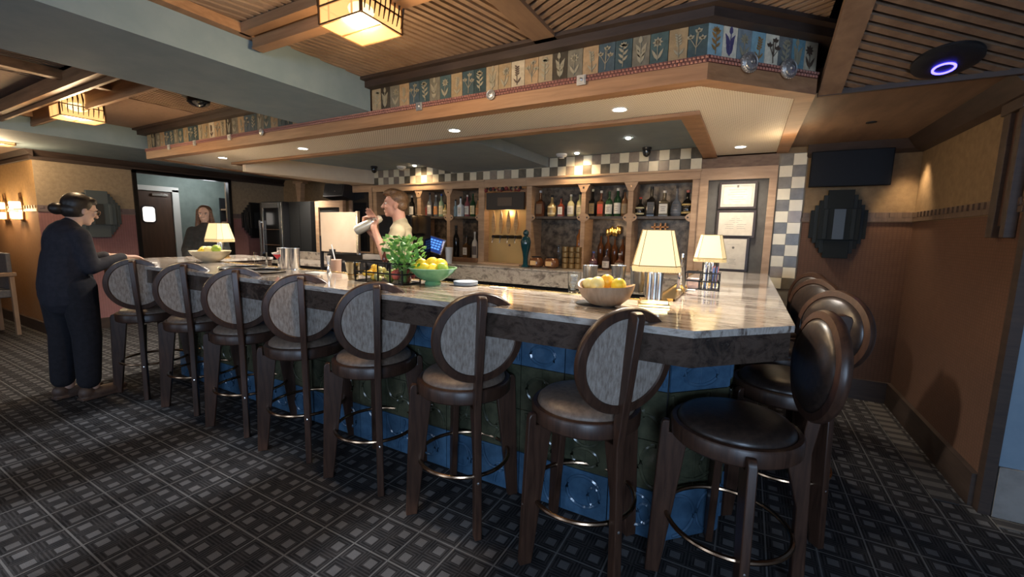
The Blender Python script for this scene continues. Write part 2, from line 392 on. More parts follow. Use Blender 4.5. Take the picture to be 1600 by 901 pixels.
b = MB().box(3.1, 3.2, -3.1, 3.0, 0, 2.6); struct('wall_far_right', b, mottled('grey_far_wall', (.2, .22, .25), (.24, .26, .3), 4), 'side wall at the far right of the room', 'wall', smooth=0)

# ------------------------------------------------------------------ ceiling
ZC = 2.45
b = MB().box(-12, 3.2, -3.2, 6.2, 2.62, 2.70); struct('ceiling', b, WOODC, 'dark ceiling deck above the slatted panels', 'ceiling', smooth=0)
def clip(poly, a, bb, c):           # keep a*x+b*y<=c
    out = []; n = len(poly)
    for i in range(n):
        p, q = poly[i], poly[(i+1) % n]; dp = a*p[0]+bb*p[1]-c; dq = a*q[0]+bb*q[1]-c
        if dp <= 0: out.append(p)
        if dp*dq < 0:
            t = dp/(dp-dq); out.append((p[0]+(q[0]-p[0])*t, p[1]+(q[1]-p[1])*t))
    return out
def slat_panel(name, poly, ang, label, pitch=.048, wd=.028, z=ZC, zf=None, mt=SLAT, dep=.022):
    mb = MB(); a = math.radians(ang); nx, ny = -math.sin(a), math.cos(a)
    ds = [p[0]*nx+p[1]*ny for p in poly]; k = math.floor(min(ds)/pitch)
    zf = zf or (lambda x, y: z)
    def pr(P, d0, d1, m):
        n = len(P); ar = sum(P[i][0]*P[(i+1)%n][1]-P[(i+1)%n][0]*P[i][1] for i in range(n))
        if ar < 0: P = P[::-1]
        vs = [(x, y, zf(x, y)+d0) for x, y in P]+[(x, y, zf(x, y)+d1) for x, y in P]
        mb.add(vs, [tuple(range(n))[::-1], tuple(range(n, 2*n))]+[(i, (i+1)%n, n+(i+1)%n, n+i) for i in range(n)], m)
    while k*pitch < max(ds):
        P = clip(clip(poly, nx, ny, k*pitch+wd), -nx, -ny, -k*pitch)
        if len(P) >= 3: pr(P, 0, dep, 0)
        k += 1
    pr(poly, dep, dep+.02, 1)
    return struct(name, mb, [mt, SLATB], label, 'ceiling panel', smooth=0)
slat_panel('ceiling_panel_left', [(-2.49, 1.50), (-1.12, 1.50), (-1.12, 2.33), (-2.49, 2.33)], 76, 'slatted ceiling panel between the blue beam and the brown ceiling board')
slat_panel('ceiling_panel_front', [(-2.49, -2.9), (-1.12, -2.9), (-1.12, 1.42), (-2.49, 1.42)], 76, 'slatted ceiling panel nearer than the big lantern', pitch=.06, wd=.036)
slat_panel('ceiling_panel_middle', [(-1.01, -2.9), (.26, -2.9), (.26, 2.86), (-.24, 2.36), (-1.01, 2.36)], -28, 'slatted ceiling panel above the bar corner')
def zs(x, y): return ZC if y < 2.0 else ZC-(y-2.0)*.28/.95
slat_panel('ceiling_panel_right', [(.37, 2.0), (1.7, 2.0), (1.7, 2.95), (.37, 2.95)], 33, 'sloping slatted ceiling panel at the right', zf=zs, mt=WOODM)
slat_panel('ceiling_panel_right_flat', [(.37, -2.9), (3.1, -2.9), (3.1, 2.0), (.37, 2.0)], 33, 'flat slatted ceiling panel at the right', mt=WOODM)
def sloped(mb, x0, x1, y0, y1, zo, th=.05, n=1):
    for ya, yb in ((y0, min(2.0, y1)), (max(2.0, y0), y1)):
        if yb <= ya: continue
        mb.add([(x0, ya, zs(0, ya)+zo), (x1, ya, zs(0, ya)+zo), (x1, yb, zs(0, yb)+zo), (x0, yb, zs(0, yb)+zo),
                (x0, ya, zs(0, ya)+zo+th), (x1, ya, zs(0, ya)+zo+th), (x1, yb, zs(0, yb)+zo+th), (x0, yb, zs(0, yb)+zo+th)],
               [(0,3,2,1),(4,5,6,7),(0,1,5,4),(1,2,6,5),(2,3,7,6),(3,0,4,7)])
mb = MB(); sloped(mb, .27, .375, -2.9, 2.96, -.02); struct('trim_10', mb, WOODM, 'brown board between the middle and right ceiling panels', 'trim', smooth=0)
mb = MB().box(-1.13, -1.0, -2.9, 2.34, ZC-.02, ZC+.03); struct('trim_11', mb, WOODM, 'brown board between the left and middle ceiling panels', 'trim', smooth=0)
mb = MB().box(.25, 1.149, 2.95, 4.577, 2.17, 2.30).box(1.149, 3.1, 2.95, 3.0, 2.17, 2.62); struct('ceiling_niche', mb, WOODM, 'low flat brown ceiling over the right niche', 'ceiling', smooth=0)
mb = MB().prism([(4.577, 2.07), (4.577, 2.17), (4.50, 2.17), (4.545, 2.10)], .39, 1.149, 'x').prism([(1.149, 2.07), (1.149, 2.17), (1.03, 2.17), (1.10, 2.09)], 2.985, 4.577, 'y')
mb.box(.27, 1.149, 2.94, 2.965, 2.15, 2.18); struct('trim_12', mb, WOODC, 'dark crown moulding round the right niche', 'crown moulding', smooth=0)
# blue beam and left soffits
mb = MB().box(-3.32, -2.49, -2.95, 2.33, 2.235, 2.62); struct('beam_blue', mb, BLUEB, 'large blue grey plaster ceiling beam', 'beam', smooth=0)
mb = MB().box(-7.5, -6.1, 1.3, 4.9, 2.24, 2.62).box(-10.6, -6.1, .9, 1.3, 2.24, 2.62); struct('beam_left', mb, BLUEB, 'blue grey lowered ceiling along the left wall', 'beam', smooth=0)
mb = MB().prism([(-7.5, 2.16), (-7.43, 2.24), (-7.5, 2.24)], 1.77, 4.9, 'y').prism([(1.77, 2.16), (1.77, 2.24), (1.70, 2.24)], -10.6, -7.43, 'x')
mb.box(-7.5, -7.47, 1.77, 4.9, 2.13, 2.17); mb.box(-10.6, -7.47, 1.74, 1.77, 2.13, 2.17); struct('trim_13', mb, WOODC, 'dark crown moulding along the left walls', 'crown moulding', smooth=0)
mb = MB().box(-10.6, -7.5, 1.3, 1.77, 2.24, 2.62); struct('beam_left_front', mb, WOODM, 'brown lowered ceiling above the sconces', 'beam', smooth=0)
mb = MB().box(-6.1, -4.72, -2.9, 2.33, ZC, ZC+.04); struct('ceiling_panel_plain', mb, wood('plain_brown_panel', (.20, .125, .085), (.26, .165, .115), .6), 'plain brown ceiling panel behind the lanterns', 'ceiling panel', smooth=0)
slat_panel('ceiling_panel_far_left', [(-4.70, 1.50), (-3.32, 1.50), (-3.32, 2.33), (-4.70, 2.33)], 105, 'slatted ceiling panel left of the blue beam')
slat_panel('ceiling_panel_far_left_front', [(-4.70, -2.9), (-3.32, -2.9), (-3.32, 1.2), (-4.70, 1.2)], 75, 'bright slatted ceiling panel before the lantern frame')
mb = MB().box(-10.6, -6.1, -2.9, .9, ZC, ZC+.04); struct('ceiling_panel_edge', mb, WOODM, 'brown ceiling panel at the left edge', 'ceiling panel', smooth=0)
# planks that carry the lanterns
mb = MB()
mb.box(-2.45, -1.13, 1.395, 1.45, 2.40, 2.448); mb.box(-2.45, -1.13, 1.465, 1.515, 2.355, 2.43); mb.box(-2.45, -1.13, 1.46, 1.522, 2.345, 2.357)
mb.box(-2.488, -2.43, -2.9, 1.53, 2.40, 2.448)
struct('trim_14', mb, WOODO, 'oak planks along the ceiling carrying the big lantern', 'trim')
mb = MB()
for y in (1.24, 1.50): mb.box(-7.4, -3.33, y-.035, y+.035, 2.33, 2.43)
for y in (1.27, 1.47): mb.box(-7.4, -3.33, y-.01, y+.01, 2.30, 2.34)
for x in (-6.05, -4.3): mb.box(x-.03, x+.03, -2.0, 1.5, 2.38, 2.44)
struct('trim_15', mb, WOODO, 'oak planks along the ceiling carrying the two far lanterns', 'trim')

# ------------------------------------------------------------------ soffit over the bar
ZS = 2.127
A_, B_, C_, D_ = (-6.05, 2.33), (-.235, 2.33), (.25, 2.815), (.25, 4.577)
def ring(mb, outer, inner, z0, z1, m=0):          # closed band between two outlines of equal length
    n = len(outer); vs = [(x, y, z0) for x, y in outer]+[(x, y, z0) for x, y in inner]+[(x, y, z1) for x, y in outer]+[(x, y, z1) for x, y in inner]
    fs = []
    for i in range(n):
        j = (i+1) % n
        fs += [(i, n+i, n+j, j), (2*n+i, 2*n+j, 3*n+j, 3*n+i), (i, j, 2*n+j, 2*n+i), (n+i, 3*n+i, 3*n+j, n+j)]
    mb.add(vs, fs, m)
O = [A_, B_, C_, D_, (-6.35, 4.577)]
def inset(d): return [(A_[0]+d, 2.33+d), (B_[0]-d*.414, 2.33+d), (C_[0]-d, C_[1]+d*.414), (C_[0]-d, 4.577), (-6.3+d, 4.577)]
I0 = [(-5.4, 2.95), (-1.5, 2.95), (-.42, 2.95), (-.42, 4.577), (-5.4, 4.577)]
mb = MB(); ring(mb, O, inset(.09), ZS, 2.205)
struct('soffit_fascia', mb, WOODO, 'oak fascia board round the ceiling canopy over the bar', 'fascia', smooth=0)
mb = MB()
ring(mb, inset(.085), [(-5.40, 2.95), (-.9, 2.95), (-.36, 2.95), (-.36, 4.577), (-5.40, 4.577)], ZS+.012, ZS+.03)
struct('soffit_panel', mb, LATT, 'cream lattice underside of the canopy over the bar', 'soffit', smooth=0)
mb = MB(); FR = [(-5.42, 2.93), (-.34, 2.93), (-.34, 4.577), (-5.42, 4.577)]; FI = [(-5.32, 3.02), (-.44, 3.02), (-.44, 4.577), (-5.32, 4.577)]
ring(mb, FR, FI, ZS-.005, ZS+.045)
ring(mb, [(-5.43, 2.91), (-.32, 2.91), (-.32, 4.577), (-5.43, 4.577)], [(-5.40, 2.945), (-.355, 2.945), (-.355, 4.577), (-5.40, 4.577)], ZS-.012, ZS+.01)
struct('trim_16', mb, WOODO, 'oak frame round the recessed blue ceiling above the bartender', 'trim', smooth=0)
mb = MB().box(-6.0, -.30, 2.6, 4.9, 2.23, 2.27); struct('ceiling_recess', mb, BLUEC, 'blue grey recessed ceiling over the working side of the bar', 'ceiling', smooth=0)
mb = MB().prism([(-5.36, 3.0), (-5.30, 3.0), (-4.84, 4.577), (-5.42, 4.577)], 2.04, 2.25); struct('wall_recess', mb, mottled('cream_plaster', (.60, .50, .38), (.66, .56, .43), 5, .8, .02), 'cream inner side of the ceiling recess', 'soffit', smooth=0)
mb = MB().box(-3.4, -2.07, 2.95, 4.577, 2.13, 2.24); struct('beam_recess', mb, BLUEC, 'blue grey beam crossing the recess above the beer taps', 'beam', smooth=0)
# rose coloured bead moulding
mb = MB()
def bead_run(p, q, pitch=.019):
    L = math.dist(p, q); n = int(L/pitch); ux, uy = (q[0]-p[0])/L, (q[1]-p[1])/L; nx, ny = uy, -ux
    for r in range(2):
        for i in range(n):
            c = (p[0]+ux*(i+.5*r+.25)*pitch+nx*.007, p[1]+uy*(i+.5*r+.25)*pitch+ny*.007, 2.213+r*.017)
            mb.add([(c[0]-ux*.008, c[1]-uy*.008, c[2]-.007), (c[0]+ux*.008, c[1]+uy*.008, c[2]-.007), (c[0]+ux*.008, c[1]+uy*.008, c[2]+.007), (c[0]-ux*.008, c[1]-uy*.008, c[2]+.007), (c[0]+nx*.007, c[1]+ny*.007, c[2])],
                   [(0, 1, 4), (1, 2, 4), (2, 3, 4), (3, 0, 4)], 0)
bead_run(A_, B_); bead_run(B_, C_)
ring(mb, O, inset(.03), 2.205, 2.24, 1)
struct('trim_17', mb, [mat('rose_bead', (.30, .13, .10), .5), mat('bead_ground', (.10, .028, .022), .6)], 'rose red bead moulding above the fascia', 'trim', smooth=0)

# frieze of botanical tiles
PAL = [(.30, .23, .14), (.06, .09, .085), (.33, .22, .12), (.035, .055, .055), (.16, .14, .10), (.42, .35, .24), (.05, .075, .077), (.05, .04, .028), (.28, .20, .11), (.06, .085, .095)]
PALB = [(.27, .38, .40), (.70, .60, .44), (.20, .22, .22), (.24, .36, .38), (.68, .58, .42), (.15, .15, .14), (.14, .24, .27), (.45, .38, .27)]
INK = [mat('plant_ink_dark', (.09, .055, .035), .6), mat('plant_ink_cream', (.30, .26, .17), .6), mat('plant_ink_gold', (.30, .16, .05), .6), mat('plant_ink_violet', (.09, .07, .16), .6)]
tile_mats = [mottled('tile_%d' % i, c, tuple(min(1, k*1.35) for k in c), 30, .25, .1) for i, c in enumerate(PAL+PALB)]
def plant(mb, o, u, n, W, H, k, ink):            # o = lower-left corner, u along the wall, n outwards
    rnd = random.Random(k); Z = Vector((0, 0, 1)); o = Vector(o)
    def P(a, b, t=.004): return o+u*a*W+Z*b*H+n*t
    def leaf(a, b, ang, L, wd, ik):
        d = Vector((math.cos(ang), math.sin(ang))); e = Vector((-d.y, d.x)); q = []
        for s, h in ((0, 0), (.3, .5), (.65, .42), (1, 0), (.65, -.42), (.3, -.5)):
            q.append(o+u*(a*W+(d.x*s*L+e.x*h*wd))+Z*(b*H+(d.y*s*L+e.y*h*wd))+n*.004)
        qs = [x-n*.003 for x in q]; N = len(q)
        mb.add(q+qs, [tuple(range(N))]+[(i, N+i, N+(i+1)%N, (i+1)%N) for i in range(N)], ik)
    kind = k % 5; cx = .5+rnd.uniform(-.1, .1); lean = rnd.uniform(-.12, .12)
    stem = [P(cx+lean*t, .08+t*.72) for t in (0, .33, .66, 1)]
    mb.tube(stem, .0022, 5, m=ink)
    if kind == 0:
        for i in range(6): leaf(cx+lean*i/7, .2+i*.1, PI/2+(-1)**i*.8, .035, .012, ink)
        for a in range(5): leaf(cx+lean, .8, PI/2+(a-2)*.6, .025, .012, ink)
    elif kind == 1:
        for a in range(8): leaf(cx+lean, .72, a*PI/4, .026, .012, ink)
        for s in (-1, 1): leaf(cx, .12, PI/2+s*.5, .06, .014, ink)
    elif kind == 2:
        for j, (a, t) in enumerate(((.3, .55), (-.3, .62), (.1, .8))):
            mb.tube([P(cx, .3), P(cx+a, t)], .0018, 5, m=ink)
            for q in range(3): leaf(cx+a, t, PI/2+(q-1)*.9, .022, .013, ink)
    elif kind == 3:
        for s in (-1, 1):
            for i in range(3): leaf(cx, .1+.18*i, PI/2+s*(.35+.1*i), .055, .016, ink)
        leaf(cx+lean, .78, PI/2, .04, .02, ink)
    else:
        for i in range(9): leaf(cx+lean*i/9, .45+i*.045, PI/2+(-1)**i*1.0, .018, .009, ink)
        for s in (-1, 1): leaf(cx, .15, PI/2+s*.7, .04, .010, ink)
mb = MB(); n0 = len(tile_mats)
def frieze(p, q, n, pal0, npal):
    p, q = Vector((*p, 0)), Vector((*q, 0)); L = (q-p).length; u = (q-p)/L; nn = Vector((u.y, -u.x, 0)); W = L/n
    for i in range(n):
        a = p+u*(i*W+.0015); c = p+u*((i+1)*W-.0015); mi = pal0+(i if npal == 8 else (i*7+i//3) % npal)
        mb.prism([(a.x, a.y), (c.x, c.y), (c.x-nn.x*.02, c.y-nn.y*.02), (a.x-nn.x*.02, a.y-nn.y*.02)], 2.24, 2.388, m=mi)
        tone = sum((PAL+PALB)[mi]); ink = n0+((0 if i % 3 else 2) if tone > .85 else 1)
        if npal == 8 and i in (1,): ink = n0+3
        plant(mb, (a.x, a.y, 2.242), u, nn, W, .14, i*3+pal0, ink)
frieze((-6.03, 2.345), (-3.32, 2.345), 27, 0, 10); frieze((-2.49, 2.345), (-.245, 2.345), 25, 0, 10)
frieze((-.245, 2.345), (.24, 2.83), 8, 10, 8)
struct('trim_18', mb, tile_mats+INK, 'frieze of botanical tiles round the canopy over the bar', 'tile frieze', smooth=0)
mb = MB(); OO = [(-6.1, 2.28), (-.22, 2.28), (.30, 2.79), (.30, 4.577), (-6.1, 4.577)]
ring(mb, OO, [(-6.0, 2.36), (-.25, 2.36), (.22, 2.84), (.22, 4.5), (-6.0, 4.5)], 2.388, 2.44)
ring(mb, [(-6.15, 2.24), (-.20, 2.24), (.34, 2.77), (.34, 2.96), (-6.1, 2.96)], [(-6.0, 2.36), (-.25, 2.36), (.22, 2.84), (.22, 2.9), (-6.0, 2.9)], 2.43, 2.449)
struct('trim_19', mb, WOODC, 'dark crown moulding above the tile frieze', 'crown moulding', smooth=0)
# a plain backing so that no gap shows behind the frieze
mb = MB(); ring(mb, [(-6.0, 2.37), (-.26, 2.37), (.215, 2.84), (.215, 4.57), (-6.0, 4.57)], [(-5.9, 2.45), (-.3, 2.45), (.15, 2.9), (.15, 4.5), (-5.9, 4.5)], 2.27, 2.62)
struct('soffit_core', mb, WOODC, 'solid core of the canopy behind the tiles', 'soffit', smooth=0)

# conchos on the fascia
def concho_round():
    mb = MB(); mb.lathe([(.0, .0), (.030, .0), (.030, .006), (.026, .011), (.022, .009), (.020, .013), (.009, .016), (.007, .013), (.004, .018), (0, .019)][::1], axis='z', seg=28)
    for k in range(14):
        a = 2*PI*k/14; mb.cap((.010*math.cos(a), .010*math.sin(a), .014), (.019*math.cos(a), .019*math.sin(a), .012), .0016, .0022, seg=6)
    for k in range(24):
        a = 2*PI*k/24; mb.ell((.0285*math.cos(a), .0285*math.sin(a), .006), .003, 6, 4)
    return mb
def concho_square():
    mb = MB(); mb.box(-.026, .026, -.026, .026, 0, .006).box(-.020, .020, -.020, .020, .006, .010); mb.lathe([(.010, .010), (.010, .013), (.004, .017), (0, .018)], seg=16); return mb
def place_concho(kind, p, n, label):
    mb = concho_round() if kind == 'r' else concho_square()
    o = mb.build('concho', SILV); o.location = p
    o.rotation_euler = Vector(n).to_track_quat('Z', 'Y').to_euler(); tag(o, label, 'ornament', 'silver conchos along the canopy'); return o
N1 = (0, -1, 0); N2 = (.7071, -.7071, 0)
fr = ['s', 'r', 's']
for k, x, lb in (('s', -2.02, 'square silver concho on the fascia nearest the blue beam'), ('r', -1.45, 'round dark silver concho between the two square ones'), ('s', -.868, 'square silver concho on the long fascia nearest the canopy corner')):
    place_concho(k, (x, 2.322, 2.213), N1, lb)
for x, k, lb in ((-5.49, 's', 'small concho nearest the far left end of the canopy'), (-4.96, 's', 'second small concho from the far left end of the canopy'), (-4.33, 's', 'third small concho from the far left end of the canopy'), (-3.82, 'r', 'round concho left of the blue beam')):
    place_concho(k, (x, 2.322, 2.213), N1, lb)
for f, lb in ((.33, 'round silver concho on the slanted canopy corner, nearer the long fascia'), (.69, 'round silver concho on the slanted canopy corner, nearer the right end')):
    x = B_[0]+f*(C_[0]-B_[0]); y = B_[1]+f*(C_[1]-B_[1]); o = place_concho('r', (x+.007, y-.007, 2.225), N2, lb); o.scale = (1.6,)*3
# downlights
LENS = mat('downlight_lens', (1, .95, .85), .3, emit=(1, .93, .82), estr=14)
DL = ['in the canopy farthest left over the long bar', 'in the canopy second from the far left over the long bar', 'in the canopy above the middle of the bar', 'in the canopy above the right half of the bar', 'in the canopy beside the framed certificates', 'at the far left rear of the canopy']
for i, (x, y) in enumerate(DOWNS[:6]):
    t = thing('recessed_downlight', 'round glowing downlight '+DL[i], 'ceiling light', (x, y, ZS+.012), 0, 'downlights in the canopy')
    MB().lathe([(.052, .0), (.052, -.005), (.040, -.004), (.040, .0)], seg=28, cap=False).build('trim_ring', WHITE, t)
    MB().lathe([(0, .0), (.040, -.001), (.040, -.003), (0, -.004)], seg=24).build('lens', LENS, t)
    lamp('downlight_lamp', 'SPOT', (x, y, ZS-.01), (105, 105, 105, 105, 22, 50)[i], SOFTW, (x, y-.05, 0), spot_size=math.radians(140), spot_blend=.8, shadow_soft_size=.05)
for x, y, lb, e in ((-1.665, 4.40, 'tiny bright spot lamp over the right bottle shelves', 10), (-3.92, 4.40, 'tiny spot lamp over the left bottle shelves', 10), (-1.0, 3.9, 'dim recessed lamp in the blue recess', 3)):
    o = MB().lathe([(0, 0), (.022, 0), (.022, -.01), (.015, -.012), (0, -.013)], seg=16).build('recess_spot_lamp', LENS, loc=(x, y, 2.23)); tag(o, lb, 'ceiling light')
    lamp('recess_spot_light', 'SPOT', (x, y, 2.2), e, WARM, (x, 4.7, 1.5), spot_size=math.radians(130), spot_blend=.9, shadow_soft_size=.03)
# smoke detectors and black domes on the recess ceiling
for x, y, lb in ((-1.84, 4.40, 'white smoke detector right of the ceiling beam'), (-4.15, 4.40, 'white smoke detector over the left shelves')):
    t = thing('smoke_detector', lb, 'smoke detector', (x, y, 2.23), 0, 'smoke detectors in the recess')
    MB().lathe([(0, 0), (.06, 0), (.06, -.015), (.045, -.03), (.03, -.032), (.03, -.045), (0, -.048)], seg=28).build('housing', WHITE, t)
    MB().lathe([(.031, -.034), (.033, -.036), (.033, -.04), (.031, -.042)], seg=20).build('vent_ring', CHROME, t)
for x, y, z, lb in ((-.94, 4.40, 2.23, 'black dome camera above the right shelves'), (-4.50, 4.25, 2.23, 'black dome camera at the left end of the shelves')):
    t = thing('dome_camera', lb, 'security camera', (x, y, z), 0, 'dome cameras in the recess')
    MB().lathe([(0, 0), (.045, 0), (.045, -.02), (.038, -.025)], seg=24).build('mount', BLACK, t)
    MB().lathe([(.038, -.024), (.038, -.05), (.03, -.075), (.012, -.088), (0, -.09)], seg=24).build('dome', DARKGL, t)
t = thing('ceiling_camera', 'black half round ceiling camera left of the blue beam', 'security camera', (-4.06, 1.95, ZC))
MB().lathe([(0, 0), (.11, 0), (.11, -.02), (.09, -.03)], seg=28).build('mount', BLACK, t); MB().lathe([(.085, -.028), (.08, -.06), (.05, -.085), (0, -.095)], seg=24).build('dome', DARKGL, t)
# ceiling speaker with a blue light ring
q = at(1470, 110, z=2.31)
t = thing('ceiling_speaker', 'round black ceiling device with a glowing blue ring', 'ceiling device', (q.x-.02, q.y-.42, zs(0, q.y-.42)-.002)); t.location = (.74, 2.80, zs(0, 2.80)); t.rotation_euler = (-.287, 0, 0)
MB().lathe([(0, 0), (.125, 0), (.125, -.012), (.10, -.022), (.055, -.024), (0, -.024)], seg=36).build('housing', BLACK, t)
MB().lathe([(.034, -.0245), (.043, -.0245), (.043, -.029), (.034, -.029), (.034, -.0245)], c=(0, .03, 0), seg=36, cap=False).build('light_ring', mat('blue_led', (.02, .02, .6), .4, emit=(.05, .04, 1), estr=8), t)
o = MB().lathe([(0, 0), (.03, 0), (.03, -.004), (0, -.005)], seg=20).build('ceiling_vent', BLACK, loc=(.67, 3.81, 2.17)); tag(o, 'small black round vent in the niche ceiling', 'vent')
o = MB().lathe([(0, 0), (.05, 0), (.05, -.004), (0, -.006)], seg=20).build('ceiling_vent', BLACK, loc=(-5.55, 1.35, ZC)); tag(o, 'small dark vent between the two far lanterns', 'vent')
lamp('niche_wash', 'SPOT', (1.04, 4.42, 2.06), 16, WARM, (1.16, 4.48, .9), spot_size=math.radians(75), spot_blend=.9, shadow_soft_size=.03)  # spot added without a fitting, makes the warm strip beside the corner
lamp('niche_glow', 'POINT', (.2, 3.8, 2.0), 2.5, WARM, shadow_soft_size=.2)

# ------------------------------------------------------------------ bar counter
TOP = [(-4.9, 1.487), (-.131, 1.487), (.171, 1.789), (.171, 4.25), (-.37, 4.25), (-.37, 2.06), (-4.45, 2.06), (-4.45, 2.75), (-5.05, 2.75), (-5.05, 1.64)]
def tri_prism(mb, poly, z0, z1, m=0):
    from mathutils.geometry import tessellate_polygon
    n = len(poly); T = tessellate_polygon([[Vector((x, y, 0)) for x, y in poly]])
    vs = [(x, y, z0) for x, y in poly]+[(x, y, z1) for x, y in poly]; fs = []
    for a, b_, c in T:
        cr = (poly[b_][0]-poly[a][0])*(poly[c][1]-poly[a][1])-(poly[b_][1]-poly[a][1])*(poly[c][0]-poly[a][0])
        if cr < 0: a, c = c, a
        fs.append((n+a, n+b_, n+c)); fs.append((c, b_, a))
    fs += [(i, (i+1) % n, n+(i+1) % n, n+i) for i in range(n)]
    return mb.add(vs, fs, m)
t = thing('bar_countertop', 'long veined marble bar top with a deep stone apron', 'bar top', (0, 0, 0))
tri_prism(MB(), TOP, 1.045, 1.07).build('top_slab', STONE, t, smooth=0)
IN = [(-4.86, 1.497), (-.135, 1.497), (.161, 1.793), (.161, 4.24), (-.36, 4.24), (-.36, 2.05), (-4.46, 2.05), (-4.46, 2.74), (-5.04, 2.74), (-5.04, 1.65)]
tri_prism(MB(), IN, .94, 1.045).build('apron', STONE2, t, smooth=0)
mb = MB().box(-4.44, -.42, 2.055, 2.068, 1.02, 1.076).box(-.385, -.372, 2.1, 4.2, 1.02, 1.076)
mb.build('brass_edge', BRASS, t, bevel=.002)
BASE = [(-4.55, 1.88), (-.25, 1.88), (-.03, 2.10), (-.03, 4.15), (-.30, 4.15), (-.30, 2.02), (-4.40, 2.02), (-4.40, 2.7), (-4.85, 2.7), (-4.85, 2.0)]
t = thing('bar_counter', 'tile clad front of the bar under the marble top', 'bar counter', (0, 0, 0))
tri_prism(MB(), BASE, 0, .94).build('core', BLACK, t, smooth=0)
TBL = mottled('blue_glazed_tile', (.042, .095, .165), (.07, .145, .24), 14, .12, .1)
TOL = mottled('olive_glazed_tile', (.045, .048, .030), (.085, .085, .052), 14, .18, .1)
mb = MB()
def clad(p, q, n):
    p, q = Vector((*p, 0)), Vector((*q, 0)); L = (q-p).length; u = (q-p)/L; nn = Vector((u.y, -u.x, 0)); W = L/n; H = .235
    for i in range(n):
        for r in range(4):
            mi = 0 if r in (0, 3) else 1
            a = p+u*(i*W+.0025)-nn*.012; c = p+u*((i+1)*W-.0025)-nn*.012
            mb.prism([(a.x, a.y), (c.x, c.y), (c.x+nn.x*.022, c.y+nn.y*.022), (a.x+nn.x*.022, a.y+nn.y*.022)], r*H+.003, (r+1)*H-.001, m=mi)
            rnd = random.Random(i*17+r*5+n)
            def G(x, z): return p+u*(i*W+x*W)+nn*.0105+Vector((0, 0, (r+z)*H))
            k = rnd.randrange(5)
            def arc(cx, cz, rx, rz, a0, a1, cl=False):
                N = 14; pts = [G(cx+rx*math.cos(a0+(a1-a0)*j/N), cz+rz*math.sin(a0+(a1-a0)*j/N)) for j in range(N+(0 if cl else 1))]
                mb.tube(pts, .009, 6, closed=cl, m=mi)
            if k == 0: arc(.45, .5, .3, .28, 0, 2*PI, True); arc(.5, .5, .14, .28, -PI/2, PI/2)
            elif k == 1: arc(.2, .5, .35, .42, -PI/2, PI/2); arc(.85, .5, .25, .42, PI/2, 3*PI/2)
            elif k == 2: arc(.5, .3, .28, .2, 0, 2*PI, True); arc(.5, .95, .35, .4, PI, 2*PI)
            elif k == 3: arc(.35, .95, .3, .5, PI, 2*PI); arc(.65, .1, .28, .4, 0, PI); arc(.5, .5, .1, .1, 0, 2*PI, True)
            else: arc(.5, .55, .36, .34, .4, 2*PI-.4); arc(.72, .5, .12, .2, 0, 2*PI, True)
            if (i+r) % 2: mb.tube([G(.5, .02), G(.5, .98)], .0035, 5, m=mi)
clad((-4.55, 1.88), (-.25, 1.88), 18); clad((-.25, 1.88), (-.03, 2.10), 1); clad((-.03, 2.10), (-.03, 4.15), 9)
mb.build('tile_cladding', [TBL, TOL], t, smooth=40)
# working side sink shelf
t = thing('underbar_shelf', 'black steel work shelf along the bartender side of the bar', 'work shelf', (0, 0, 0))
MB().box(-4.3, -.35, 2.07, 2.42, .80, .84).build('worktop', BLACKM, t); MB().box(-4.3, -.35, 2.38, 2.42, .1, .80).build('front_panel', BLACK, t)
for x in (-4.25, -.45): MB().box(x, x+.04, 2.1, 2.38, 0, .80).build('leg', BLACKM, t)

